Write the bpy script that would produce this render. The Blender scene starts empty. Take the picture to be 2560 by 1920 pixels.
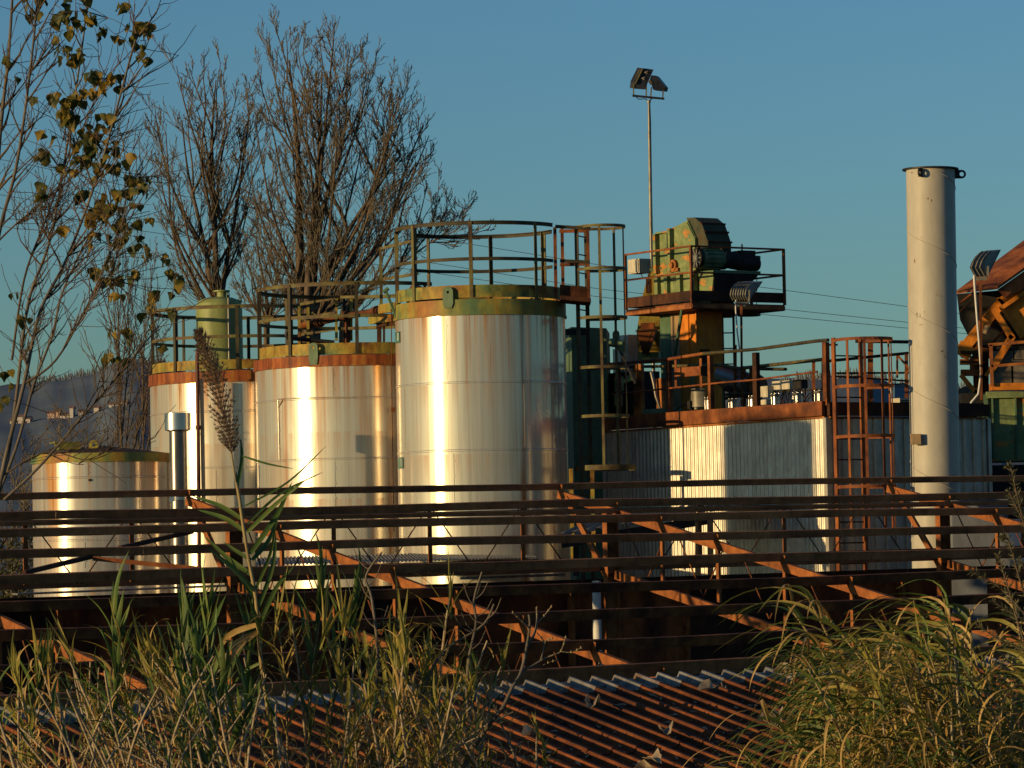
import bpy, math, random
from mathutils import Vector, Matrix
random.seed(11)
R = math.radians
V = Vector
sc = bpy.context.scene
COL = sc.collection

# ------------------------------------------------------------------ camera geometry (photo 2560 x 1920)
EYE = 4.8
FPX = 9500.0
PITCH = math.atan(440.0 / FPX)
ROLL = 0.020
FW = V((0, math.cos(PITCH), math.sin(PITCH)))
UP = V((0, -math.sin(PITCH), math.cos(PITCH)))
RT = V((1, 0, 0))

def at(x, y, Y):
    """the point at distance Y in front of the photographer that the photo shows at (x, y)"""
    dx, dy = x - 1280.0, 960.0 - y
    sx = dx * math.cos(ROLL) + dy * math.sin(ROLL)
    sy = -dx * math.sin(ROLL) + dy * math.cos(ROLL)
    d = FW * FPX + RT * sx + UP * sy
    return V((0, 0, EYE)) + d * (Y / d.y)

cam_d = bpy.data.cameras.new('camera')
cam = bpy.data.objects.new('camera', cam_d)
COL.objects.link(cam)
cx = RT * math.cos(ROLL) - UP * math.sin(ROLL)
cy = RT * math.sin(ROLL) + UP * math.cos(ROLL)
cz = -FW
m3 = Matrix((cx, cy, cz)).transposed()
cam.matrix_world = Matrix.Translation((0, 0, EYE)) @ m3.to_4x4()
cam_d.sensor_width = 36.0
cam_d.lens = 36.0 * FPX / 2560.0
cam_d.clip_start = 0.5
cam_d.clip_end = 20000
sc.camera = cam

# site grid: B runs along the purlins (right and away), A runs down the roofs (right and towards the camera)
SB = V((math.cos(R(34)), math.sin(R(34)), 0))
SA = V((math.sin(R(34)), -math.cos(R(34)), 0))
Z = V((0, 0, 1))

# ------------------------------------------------------------------ mesh builder
class MB:
    def __init__(s):
        s.v = []; s.f = []; s.sm = []
    def add(s, vs, fs, smooth=False):
        n = len(s.v)
        s.v.extend([tuple(p) for p in vs])
        for f in fs:
            s.f.append(tuple(i + n for i in f)); s.sm.append(smooth)
        return s
    def box(s, c, ax, ay, az):
        """centre and three half-extent vectors"""
        c = V(c); ax = V(ax); ay = V(ay); az = V(az)
        vs = [c + i * ax + j * ay + k * az for k in (-1, 1) for j in (-1, 1) for i in (-1, 1)]
        fs = [(0, 2, 3, 1), (4, 5, 7, 6), (0, 1, 5, 4), (2, 6, 7, 3), (0, 4, 6, 2), (1, 3, 7, 5)]
        if ax.cross(ay).dot(az) < 0: fs = [tuple(reversed(f)) for f in fs]
        return s.add(vs, fs)
    def bar(s, p, q, w, h, up=Z):
        """straight bar of section w (sideways) x h (along up)"""
        p = V(p); q = V(q); d = q - p
        if d.length < 1e-6: return s
        t = d.normalized()
        side = t.cross(V(up))
        if side.length < 1e-4: side = t.cross(SB)
        side.normalize(); u = side.cross(t).normalized()
        return s.box((p + q) / 2, d / 2, side * (w / 2), u * (h / 2))
    def tube(s, pts, rad, n=8, cap=True, smooth=True):
        pts = [V(p) for p in pts]
        m = len(pts)
        rads = rad if isinstance(rad, (list, tuple)) else [rad] * m
        vs = []; ref = None
        for i, p in enumerate(pts):
            t = (pts[min(i + 1, m - 1)] - pts[max(i - 1, 0)])
            t = t.normalized() if t.length > 1e-9 else V((0, 0, 1))
            if ref is None:
                ref = t.orthogonal().normalized()
            ref = (ref - t * ref.dot(t))
            ref = ref.normalized() if ref.length > 1e-6 else t.orthogonal().normalized()
            o = t.cross(ref)
            for k in range(n):
                a = 2 * math.pi * k / n
                vs.append(p + (ref * math.cos(a) + o * math.sin(a)) * rads[i])
        fs = [(i * n + k, i * n + (k + 1) % n, (i + 1) * n + (k + 1) % n, (i + 1) * n + k) for i in range(m - 1) for k in range(n)]
        s.add(vs, fs, smooth)
        if cap and rads[0] > 1e-4: s.add(vs[:n], [tuple(reversed(range(n)))])
        if cap and rads[-1] > 1e-4: s.add(vs[-n:], [tuple(range(n))])
        return s
    def lathe(s, c, prof, n=64, a0=0.0, a1=360.0, smooth=True, axis=None):
        """profile [(r, z)] turned about the vertical (or a given axis) through c; angles: 0 faces the camera (-Y), 90 is +X"""
        c = V(c); full = abs(a1 - a0) >= 359.9
        if axis is None: e1, e2, e3 = V((0, -1, 0)), V((1, 0, 0)), Z
        else:
            e3 = V(axis).normalized(); e1 = e3.orthogonal().normalized(); e2 = e3.cross(e1)
        m = n if full else n + 1
        vs = []
        for i in range(m):
            a = R(a0 + (a1 - a0) * i / n)
            d = e1 * math.cos(a) + e2 * math.sin(a)
            for r, z in prof: vs.append(c + d * r + e3 * z)
        k = len(prof); fs = []
        for i in range(n):
            j = (i + 1) % m
            for q in range(k - 1):
                fs.append((i * k + q, j * k + q, j * k + q + 1, i * k + q + 1))
        # one block per profile strip keeps sharp corners sharp
        for q in range(k - 1):
            sub = []; vv = []
            for i in range(m): vv += [vs[i * k + q], vs[i * k + q + 1]]
            for i in range(n):
                j = (i + 1) % m
                sub.append((2 * i, 2 * j, 2 * j + 1, 2 * i + 1))
            s.add(vv, sub, smooth)
        return s
    def ring(s, c, r, z0, z1, th, a0=0.0, a1=360.0, n=64):
        s.lathe(c, [(r, z0), (r + th, z0), (r + th, z1), (r, z1), (r, z0)], n, a0, a1)
        return s
    def prism(s, poly, ext):
        """planar polygon of points, extruded by a vector"""
        poly = [V(p) for p in poly]; ext = V(ext); n = len(poly)
        nrm = V((0, 0, 0))
        for i in range(n): nrm += poly[i].cross(poly[(i + 1) % n])
        if nrm.dot(ext) > 0: poly.reverse()
        vs = poly + [p + ext for p in poly]
        fs = [tuple(range(n)), tuple(reversed(range(n, 2 * n)))]
        fs += [((i + 1) % n, i, n + i, n + (i + 1) % n) for i in range(n)]
        return s.add(vs, fs)
    def hull8(s, lo, hi):
        """frustum: four lower points, four upper points in the same order"""
        vs = [V(p) for p in lo] + [V(p) for p in hi]
        fs = [(3, 2, 1, 0), (4, 5, 6, 7), (0, 1, 5, 4), (1, 2, 6, 5), (2, 3, 7, 6), (3, 0, 4, 7)]
        return s.add(vs, fs)
    def sheet(s, o, run, across, prof, period, nrun=1, both=None):
        """corrugated sheet: origin, run vector (along the ribs), across vector (full width); prof = [(u in 0..1 of the period, height)]; height along 'both'"""
        o = V(o); run = V(run); across = V(across); up = V(both) if both is not None else run.cross(across).normalized()
        L = across.length; ad = across / L; line = []
        k = 0
        while True:
            done = False
            for u, h in prof:
                d = (k + u) * period
                if d > L: done = True; break
                line.append((d, h))
            if done: break
            k += 1
        vs = []; fs = []
        for j in range(nrun + 1):
            for d, h in line: vs.append(o + run * (j / nrun) + ad * d + up * h)
        m = len(line); sm = getattr(s, 'smooth_next', False)
        for j in range(nrun):
            for i in range(m - 1):
                fs.append((j * m + i, j * m + i + 1, (j + 1) * m + i + 1, (j + 1) * m + i))
        return s.add(vs, fs, sm)

def origin_of(o):
    p = V((0, 0, 0))
    while o is not None:
        p += o.location; o = o.parent
    return p

def obj(name, mb, mat, parent=None, label=None, cat=None, group=None, kind=None, base=None):
    me = bpy.data.meshes.new(name)
    if parent is not None: off = origin_of(parent)
    elif base is not None: off = V(base)
    else: off = V((0, 0, 0))
    me.from_pydata([(v[0] - off.x, v[1] - off.y, v[2] - off.z) for v in mb.v], [], mb.f)
    me.polygons.foreach_set('use_smooth', mb.sm)
    me.materials.append(mat)
    me.update()
    o = bpy.data.objects.new(name, me)
    COL.objects.link(o)
    if parent is not None: o.parent = parent
    elif base is not None: o.location = base
    tag(o, label, cat, group, kind)
    return o

def tag(o, label=None, cat=None, group=None, kind=None):
    if label: o['label'] = label
    if cat: o['category'] = cat
    if group: o['group'] = group
    if kind: o['kind'] = kind
    return o

def thing(name, label, cat, loc, group=None):
    o = bpy.data.objects.new(name, None)
    COL.objects.link(o)
    o.location = V(loc); o.empty_display_size = 0.2
    return tag(o, label, cat, group)

def copy_tree(o, parent=None):
    c = o.copy(); COL.objects.link(c)
    if parent is not None: c.parent = parent
    for ch in list(o.children): copy_tree(ch, c)
    return c

# ------------------------------------------------------------------ materials
def _new(name):
    m = bpy.data.materials.new(name); m.use_nodes = True
    nt = m.node_tree; nt.nodes.clear()
    out = nt.nodes.new('ShaderNodeOutputMaterial')
    bs = nt.nodes.new('ShaderNodeBsdfPrincipled')
    nt.links.new(bs.outputs[0], out.inputs[0])
    return m, nt, bs, out

def _coords(nt, scale):
    tc = nt.nodes.new('ShaderNodeTexCoord'); mp = nt.nodes.new('ShaderNodeMapping')
    mp.inputs['Scale'].default_value = scale
    nt.links.new(tc.outputs['Object'], mp.inputs[0])
    return mp.outputs[0]

def _noise(nt, vec, scale=1.0, detail=6.0, rough=0.6):
    n = nt.nodes.new('ShaderNodeTexNoise')
    n.inputs['Scale'].default_value = scale; n.inputs['Detail'].default_value = detail; n.inputs['Roughness'].default_value = rough
    nt.links.new(vec, n.inputs['Vector'])
    return n.outputs[0]

def _ramp(nt, fac, stops):
    r = nt.nodes.new('ShaderNodeValToRGB')
    e = r.color_ramp.elements
    while len(e) > 1: e.remove(e[-1])
    e[0].position = stops[0][0]; e[0].color = (*stops[0][1], 1)
    for p, c in stops[1:]:
        k = e.new(p); k.color = (*c, 1)
    nt.links.new(fac, r.inputs[0])
    return r.outputs[0]

def _mix(nt, fac, a, b, mode='MIX'):
    n = nt.nodes.new('ShaderNodeMix'); n.data_type = 'RGBA'; n.blend_type = mode
    for s, val in ((n.inputs[0], fac), (n.inputs[6], a), (n.inputs[7], b)):
        if isinstance(val, (int, float)): s.default_value = val
        elif isinstance(val, tuple): s.default_value = (*val, 1)
        else: nt.links.new(val, s)
    return n.outputs[2]

def mat(name, stops, scale=(4, 4, 4), rough=0.7, metal=0.0, bump=0.0, grime=0.5, detail=8.0, spec=0.22):
    m, nt, bs, out = _new(name)
    v = _coords(nt, scale)
    n = _noise(nt, v, 1.0, detail)
    c = _ramp(nt, n, stops)
    if grime:
        v2 = _coords(nt, (2.3, 2.3, 1.1))
        g = _ramp(nt, _noise(nt, v2, 3.0, 9.0, 0.7), [(0.3, (1 - grime,) * 3), (0.65, (1, 1, 1))])
        c = _mix(nt, 1.0, c, g, 'MULTIPLY')
    nt.links.new(c, bs.inputs['Base Color'])
    rr = nt.nodes.new('ShaderNodeMapRange')
    rr.inputs['To Min'].default_value = max(0.05, rough - 0.15); rr.inputs['To Max'].default_value = min(1, rough + 0.15)
    nt.links.new(n, rr.inputs[0]); nt.links.new(rr.outputs[0], bs.inputs['Roughness'])
    bs.inputs['Metallic'].default_value = metal
    bs.inputs['Specular IOR Level'].default_value = spec
    if bump:
        bp = nt.nodes.new('ShaderNodeBump'); bp.inputs['Strength'].default_value = bump; bp.inputs['Distance'].default_value = 0.02
        v3 = _coords(nt, (14, 14, 14))
        nt.links.new(_noise(nt, v3, 2.0, 6.0), bp.inputs['Height']); nt.links.new(bp.outputs[0], bs.inputs['Normal'])
    return m

def leafmat(name, stops, scale=3.0, trans=0.35, rough=0.55):
    m, nt, bs, out = _new(name)
    oi = nt.nodes.new('ShaderNodeObjectInfo')
    v = _coords(nt, (scale,) * 3)
    n = _noise(nt, v, 1.0, 4.0)
    c = _ramp(nt, n, stops)
    hs = nt.nodes.new('ShaderNodeHueSaturation')
    mr = nt.nodes.new('ShaderNodeMapRange'); mr.inputs['To Min'].default_value = 0.75; mr.inputs['To Max'].default_value = 1.2
    nt.links.new(oi.outputs['Random'], mr.inputs[0]); nt.links.new(mr.outputs[0], hs.inputs['Value'])
    nt.links.new(c, hs.inputs['Color'])
    nt.links.new(hs.outputs[0], bs.inputs['Base Color'])
    bs.inputs['Roughness'].default_value = rough; bs.inputs['Specular IOR Level'].default_value = 0.3
    tr = nt.nodes.new('ShaderNodeBsdfTranslucent'); nt.links.new(hs.outputs[0], tr.inputs[0])
    mx = nt.nodes.new('ShaderNodeMixShader'); mx.inputs[0].default_value = trans
    nt.links.new(bs.outputs[0], mx.inputs[1]); nt.links.new(tr.outputs[0], mx.inputs[2]); nt.links.new(mx.outputs[0], out.inputs[0])
    return m

def tank_steel(name, rust_lo, rust_hi, seed=0.0, base=(0.60, 0.56, 0.47), ztop=8.0):
    """brushed steel cladding with rain and rust streaks running down"""
    m, nt, bs, out = _new(name)
    tc = nt.nodes.new('ShaderNodeTexCoord')
    def mapped(scale, loc=(0, 0, 0)):
        mp = nt.nodes.new('ShaderNodeMapping'); mp.inputs['Scale'].default_value = scale; mp.inputs['Location'].default_value = (loc[0] + seed, loc[1], loc[2])
        nt.links.new(tc.outputs['Object'], mp.inputs[0]); return mp.outputs[0]
    streak = _noise(nt, mapped((5.5, 5.5, 0.10)), 1.0, 8.0, 0.65)
    patch = _noise(nt, mapped((0.75, 0.75, 0.22), (3, 1, 0)), 1.0, 3.0)
    ma = nt.nodes.new('ShaderNodeMath'); ma.operation = 'MULTIPLY_ADD'; ma.inputs[1].default_value = 0.55
    nt.links.new(patch, ma.inputs[0]); nt.links.new(streak, ma.inputs[2])
    rmask = _ramp(nt, ma.outputs[0], [(rust_lo, (0, 0, 0)), (rust_hi, (1, 1, 1))])
    # drips hanging from the rim and from each lap seam
    sz = nt.nodes.new('ShaderNodeSeparateXYZ'); nt.links.new(tc.outputs['Object'], sz.inputs[0])
    drip = _ramp(nt, _noise(nt, mapped((8.5, 8.5, 0.04), (5, 2, 0)), 1.0, 5.0, 0.6), [(0.44, (0, 0, 0)), (0.60, (1, 1, 1))])
    dm = None
    for top_, len_, amt in ((ztop, 1.0, .95), (ztop - 1.05, .45, .45), (ztop - 2.1, .45, .45)):
        mr = nt.nodes.new('ShaderNodeMapRange'); mr.inputs['From Min'].default_value = top_ - len_; mr.inputs['From Max'].default_value = top_; mr.inputs['To Max'].default_value = amt
        lt = nt.nodes.new('ShaderNodeMath'); lt.operation = 'LESS_THAN'; lt.inputs[1].default_value = top_
        nt.links.new(sz.outputs[2], mr.inputs[0]); nt.links.new(sz.outputs[2], lt.inputs[0])
        mu = nt.nodes.new('ShaderNodeMath'); mu.operation = 'MULTIPLY'; nt.links.new(mr.outputs[0], mu.inputs[0]); nt.links.new(lt.outputs[0], mu.inputs[1])
        if dm is None: dm = mu.outputs[0]
        else:
            mx_ = nt.nodes.new('ShaderNodeMath'); mx_.operation = 'MAXIMUM'; nt.links.new(dm, mx_.inputs[0]); nt.links.new(mu.outputs[0], mx_.inputs[1]); dm = mx_.outputs[0]
    mu = nt.nodes.new('ShaderNodeMath'); mu.operation = 'MULTIPLY'; nt.links.new(drip, mu.inputs[0]); nt.links.new(dm, mu.inputs[1])
    mx_ = nt.nodes.new('ShaderNodeMath'); mx_.operation = 'MAXIMUM'; nt.links.new(mu.outputs[0], mx_.inputs[0]); nt.links.new(rmask, mx_.inputs[1]); rmask = mx_.outputs[0]
    fine = _noise(nt, mapped((16, 16, 0.25)), 1.0, 8.0, 0.7)
    col = _ramp(nt, fine, [(0.3, tuple(c * 0.66 for c in base)), (0.5, tuple(c * 0.9 for c in base)), (0.66, base)])
    rcol = _ramp(nt, _noise(nt, mapped((9, 9, 0.5)), 1.0, 6.0), [(0.3, (0.14, 0.045, 0.010)), (0.5, (0.31, 0.12, 0.022)), (0.7, (0.42, 0.22, 0.05))])
    col = _mix(nt, rmask, col, rcol)
    nt.links.new(col, bs.inputs['Base Color'])
    inv = nt.nodes.new('ShaderNodeMapRange'); inv.inputs['To Min'].default_value = 0.92; inv.inputs['To Max'].default_value = 0.35
    nt.links.new(rmask, inv.inputs[0]); nt.links.new(inv.outputs[0], bs.inputs['Metallic'])
    rg = nt.nodes.new('ShaderNodeMapRange'); rg.inputs['To Min'].default_value = 0.12; rg.inputs['To Max'].default_value = 0.22
    nt.links.new(fine, rg.inputs[0]); nt.links.new(rg.outputs[0], bs.inputs['Roughness'])
    bp = nt.nodes.new('ShaderNodeBump'); bp.inputs['Strength'].default_value = 0.045; bp.inputs['Distance'].default_value = 0.05
    nt.links.new(_noise(nt, mapped((0.8, 0.8, 1.15)), 1.0, 2.0, 0.4), bp.inputs['Height']); nt.links.new(bp.outputs[0], bs.inputs['Normal'])
    # a duller weathered layer under the polish widens the glow beside the highlight
    b2 = nt.nodes.new('ShaderNodeBsdfPrincipled')
    nt.links.new(col, b2.inputs['Base Color']); b2.inputs['Metallic'].default_value = 0.35; b2.inputs['Roughness'].default_value = 0.55
    mx = nt.nodes.new('ShaderNodeMixShader'); mx.inputs[0].default_value = 0.45
    nt.links.new(bs.outputs[0], mx.inputs[1]); nt.links.new(b2.outputs[0], mx.inputs[2]); nt.links.new(mx.outputs[0], out.inputs[0])
    return m

M = {}
RUSTS = [(0.30, (0.035, 0.013, 0.007)), (0.48, (0.13, 0.042, 0.014)), (0.62, (0.26, 0.085, 0.024)), (0.78, (0.36, 0.15, 0.05))]
M['rust'] = mat('rusty_steel', RUSTS, (3, 3, 3), 0.85, 0.0, 0.3)
M['purlin'] = mat('brown_purlin_rust', [(0.3, (0.16, 0.06, 0.025)), (0.45, (0.36, 0.135, 0.05)), (0.62, (0.48, 0.19, 0.07)), (0.8, (0.52, 0.24, 0.10))], (1.2, 1.2, 4), 0.85, 0.0, 0.35)
M['truss'] = mat('orange_truss_rust', [(0.3, (0.09, 0.032, 0.012)), (0.45, (0.25, 0.080, 0.021)), (0.62, (0.35, 0.12, 0.032)), (0.8, (0.42, 0.17, 0.05))], (4, 4, 4), 0.8, 0.0, 0.25)
M['rust_dark'] = mat('dark_rust', [(0.3, (0.016, 0.008, 0.005)), (0.5, (0.055, 0.022, 0.011)), (0.7, (0.13, 0.05, 0.02))], (2.2, 2.2, 2.2), 0.85, 0.0, 0.3)
M['rust_orange'] = mat('orange_rust_paint', [(0.3, (0.12, 0.035, 0.012)), (0.47, (0.30, 0.10, 0.026)), (0.7, (0.42, 0.17, 0.04))], (3.5, 3.5, 3.5), 0.7, 0.0, 0.25)
M['rust_plate'] = mat('rust_plate', [(0.30, (0.025, 0.010, 0.006)), (0.45, (0.15, 0.043, 0.014)), (0.58, (0.32, 0.095, 0.026)), (0.75, (0.40, 0.15, 0.04))], (2.0, 2.0, 0.9), 0.85, 0.0, 0.4)
M['roof_rust'] = mat('rusted_roof_sheet', [(0.3, (0.03, 0.011, 0.007)), (0.46, (0.13, 0.038, 0.011)), (0.62, (0.23, 0.068, 0.019)), (0.8, (0.29, 0.11, 0.036))], (1.5, 1.5, 1.5), 0.85, 0.0, 0.3)
M['zinc'] = mat('bare_zinc', [(0.3, (0.09, 0.085, 0.075)), (0.5, (0.21, 0.205, 0.19)), (0.66, (0.17, 0.09, 0.045))], (3, 3, 3), 0.55, 0.2, 0.1, 0.5)
M['band_rust'] = mat('rust_streaked_band', [(0.30, (0.05, 0.018, 0.01)), (0.42, (0.17, 0.045, 0.014)), (0.52, (0.28, 0.075, 0.018)), (0.62, (0.34, 0.12, 0.024)), (0.74, (0.38, 0.21, 0.035))], (9, 9, 0.8), 0.65, 0.0, 0.15)
M['band_green'] = mat('green_band_paint', [(0.28, (0.17, 0.06, 0.018)), (0.38, (0.30, 0.13, 0.025)), (0.47, (0.30, 0.24, 0.045)), (0.54, (0.17, 0.20, 0.06)), (0.62, (0.09, 0.16, 0.075)), (0.8, (0.06, 0.12, 0.06))], (1.5, 1.5, 0.5), 0.6, 0.0, 0.12)
M['paint_yellow'] = mat('yellow_green_paint', [(0.30, (0.06, 0.025, 0.012)), (0.38, (0.26, 0.12, 0.022)), (0.48, (0.36, 0.24, 0.035)), (0.56, (0.30, 0.26, 0.05)), (0.64, (0.14, 0.19, 0.065)), (0.8, (0.09, 0.14, 0.06))], (1.5, 1.5, 2.2), 0.6, 0.0, 0.12, 0.75)
M['rail'] = mat('worn_olive_rail', [(0.3, (0.04, 0.02, 0.012)), (0.45, (0.10, 0.07, 0.03)), (0.6, (0.15, 0.14, 0.045)), (0.78, (0.17, 0.08, 0.03))], (3, 3, 3), 0.65, 0.0, 0.15)
M['cabin'] = mat('blue_grey_cabin', [(0.3, (0.10, 0.115, 0.14)), (0.7, (0.17, 0.185, 0.21))], (2, 2, 1), 0.6, 0, 0, 0.3)
M['rail_dark'] = mat('dark_olive_rail', [(0.3, (0.022, 0.015, 0.01)), (0.5, (0.05, 0.042, 0.022)), (0.75, (0.10, 0.08, 0.03))], (3, 3, 3), 0.65, 0.0, 0.15)  # olive darkened for the shade on tank rails facing away from the sun
M['rail_rust'] = mat('red_rust_rail', [(0.3, (0.06, 0.02, 0.01)), (0.5, (0.20, 0.06, 0.018)), (0.72, (0.32, 0.11, 0.03))], (3, 3, 3), 0.75, 0.0, 0.2)
M['green_machine'] = mat('flaking_green_paint', [(0.28, (0.12, 0.05, 0.02)), (0.36, (0.46, 0.19, 0.04)), (0.425, (0.42, 0.21, 0.055)), (0.44, (0.15, 0.20, 0.08)), (0.56, (0.20, 0.25, 0.10)), (0.66, (0.26, 0.29, 0.12)), (0.8, (0.12, 0.16, 0.07))], (2.6, 2.6, 4.6), 0.6, 0.0, 0.15)
M['green'] = mat('green_paint', [(0.3, (0.05, 0.09, 0.05)), (0.55, (0.10, 0.17, 0.09)), (0.8, (0.16, 0.20, 0.10))], (2.5, 2.5, 1.0), 0.55, 0.0, 0.1)
M['green_dark'] = mat('dark_green_paint', [(0.28, (0.15, 0.08, 0.03)), (0.36, (0.075, 0.115, 0.055)), (0.6, (0.11, 0.17, 0.085)), (0.8, (0.14, 0.19, 0.10))], (1.8, 1.8, 0.7), 0.6, 0.0, 0.15)
M['green_vessel'] = mat('olive_vessel_paint', [(0.3, (0.15, 0.18, 0.06)), (0.55, (0.22, 0.25, 0.085)), (0.8, (0.27, 0.29, 0.11))], (2.5, 2.5, 0.6), 0.5, 0.0, 0.08, 0.25)
M['orange'] = mat('orange_paint', [(0.26, (0.20, 0.06, 0.014)), (0.40, (0.58, 0.18, 0.016)), (0.75, (0.66, 0.24, 0.022))], (1.6, 1.6, 0.8), 0.6, 0.0, 0.12)
M['tan'] = mat('tan_primer', [(0.3, (0.25, 0.16, 0.08)), (0.6, (0.36, 0.25, 0.13))], (2, 2, 0.8), 0.7, 0.0, 0.1)
M['black'] = mat('plain_black', [(0.3, (0.008, 0.008, 0.009)), (0.7, (0.03, 0.027, 0.024))], (4, 4, 4), 0.7)
M['galv'] = mat('galvanised_sheet', [(0.3, (0.33, 0.31, 0.27)), (0.55, (0.46, 0.43, 0.36)), (0.8, (0.51, 0.45, 0.34))], (9, 9, 0.35), 0.45, 0.5, 0.0, 0.45)
M['grey_roof'] = mat('weathered_grey_sheet', [(0.3, (0.12, 0.115, 0.10)), (0.55, (0.26, 0.25, 0.21)), (0.8, (0.36, 0.33, 0.27))], (1.5, 1.5, 1.5), 0.7, 0.1, 0.0, 0.5)
M['stainless'] = mat('stainless', [(0.3, (0.48, 0.46, 0.43)), (0.7, (0.66, 0.64, 0.60))], (6, 6, 0.3), 0.24, 0.95, 0.0, 0.2)
M['dull_steel'] = mat('dull_steel', [(0.3, (0.16, 0.14, 0.12)), (0.7, (0.30, 0.27, 0.24))], (5, 5, 0.4), 0.33, 0.9, 0.0, 0.3)
M['chimney'] = mat('chimney_paint', [(0.27, (0.27, 0.17, 0.085)), (0.31, (0.33, 0.25, 0.16)), (0.36, (0.34, 0.315, 0.255)), (0.6, (0.385, 0.37, 0.315)), (0.8, (0.41, 0.395, 0.345))], (2.6, 2.6, 0.28), 0.5, 0.0, 0.03, 0.15)
M['lamp_grey'] = mat('grey_lamp_casing', [(0.3, (0.15, 0.14, 0.11)), (0.7, (0.25, 0.235, 0.19))], (5, 5, 5), 0.5, 0.2)
M['lamp_dark'] = mat('dark_lamp_face', [(0.3, (0.012, 0.013, 0.018)), (0.7, (0.03, 0.032, 0.042))], (5, 5, 5), 0.35)
M['cream'] = mat('cream_box', [(0.3, (0.42, 0.38, 0.28)), (0.7, (0.56, 0.52, 0.40))], (5, 5, 5), 0.5, 0.0, 0.0, 0.3)
M['white'] = mat('white_pvc', [(0.3, (0.5, 0.5, 0.46)), (0.7, (0.62, 0.62, 0.58))], (5, 5, 1), 0.45, 0.0, 0.0, 0.25)
M['pole'] = mat('galvanised_pole', [(0.3, (0.17, 0.165, 0.14)), (0.7, (0.28, 0.27, 0.22))], (6, 6, 0.8), 0.45, 0.4)
M['cable'] = mat('black_cable', [(0.3, (0.012, 0.012, 0.013)), (0.7, (0.03, 0.03, 0.03))], (9, 9, 9), 0.5, 0, 0, 0)
M['pipe_brown'] = mat('red_brown_pipe', [(0.3, (0.06, 0.022, 0.014)), (0.7, (0.17, 0.06, 0.035))], (4, 4, 1), 0.55)
M['teal_sign'] = mat('teal_sign', [(0.3, (0.06, 0.15, 0.12)), (0.7, (0.09, 0.20, 0.16))], (6, 6, 6), 0.5)
M['sign_white'] = mat('sign_white', [(0.3, (0.55, 0.55, 0.5)), (0.7, (0.65, 0.65, 0.6))], (6, 6, 6), 0.5, 0, 0, 0)
M['timber'] = mat('weathered_block', [(0.3, (0.06, 0.05, 0.04)), (0.55, (0.17, 0.14, 0.10)), (0.8, (0.26, 0.21, 0.15))], (3, 3, 1.2), 0.85, 0.0, 0.4)
M['bark'] = mat('grey_bark', [(0.3, (0.05, 0.035, 0.025)), (0.55, (0.12, 0.085, 0.055)), (0.8, (0.19, 0.14, 0.09))], (6, 6, 2), 0.85, 0.0, 0.3)
M['bark_pale'] = mat('pale_bark', [(0.3, (0.07, 0.058, 0.045)), (0.55, (0.15, 0.125, 0.095)), (0.8, (0.23, 0.195, 0.15))], (8, 8, 3), 0.8, 0.0, 0.3)
M['twig'] = mat('brown_twig', [(0.3, (0.075, 0.062, 0.046)), (0.7, (0.18, 0.15, 0.10))], (3, 3, 3), 0.85, 0, 0, 0.3)
M['cane'] = mat('cane_stem', [(0.3, (0.17, 0.12, 0.05)), (0.5, (0.28, 0.21, 0.09)), (0.75, (0.20, 0.20, 0.07))], (5, 5, 2), 0.55, 0, 0, 0.35)
M['cane_grey'] = mat('dead_cane_stem', [(0.3, (0.18, 0.14, 0.09)), (0.55, (0.35, 0.28, 0.18)), (0.8, (0.46, 0.37, 0.24))], (5, 5, 2), 0.7, 0, 0, 0.4)
M['leaf_green'] = leafmat('reed_leaf_green', [(0.3, (0.035, 0.075, 0.018)), (0.5, (0.075, 0.13, 0.028)), (0.7, (0.15, 0.17, 0.04))], 2.5, 0.3)
M['leaf_dry'] = leafmat('reed_leaf_dry', [(0.3, (0.22, 0.13, 0.04)), (0.5, (0.42, 0.27, 0.085)), (0.72, (0.50, 0.36, 0.14))], 4.0, 0.3)
M['leaf_olive'] = leafmat('reed_leaf_olive', [(0.3, (0.12, 0.13, 0.025)), (0.5, (0.25, 0.22, 0.04)), (0.72, (0.36, 0.27, 0.07))], 3.0, 0.35)
M['plume'] = leafmat('plume_fibre', [(0.3, (0.22, 0.15, 0.095)), (0.6, (0.38, 0.275, 0.18))], 8.0, 0.4, 0.8)
M['poplar_leaf'] = leafmat('poplar_leaf', [(0.34, (0.035, 0.055, 0.018)), (0.45, (0.085, 0.10, 0.022)), (0.53, (0.27, 0.20, 0.03)), (0.7, (0.42, 0.24, 0.035))], 7.0, 0.45)
M['dry_leaf'] = leafmat('dry_fallen_leaf', [(0.3, (0.22, 0.15, 0.09)), (0.6, (0.42, 0.33, 0.21))], 9.0, 0.2, 0.8)
M['shrub_leaf'] = leafmat('shrub_leaf', [(0.3, (0.06, 0.065, 0.03)), (0.6, (0.14, 0.13, 0.06)), (0.8, (0.22, 0.18, 0.09))], 4.0, 0.3)
M['scrub'] = leafmat('scrub_leaf', [(0.3, (0.035, 0.04, 0.015)), (0.6, (0.09, 0.085, 0.03))], 1.5, 0.2, 0.8)
M['earth'] = mat('earth', [(0.3, (0.035, 0.028, 0.018)), (0.55, (0.075, 0.06, 0.035)), (0.75, (0.07, 0.075, 0.03))], (0.8, 0.8, 0.8), 0.95, 0, 0.4)

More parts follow.
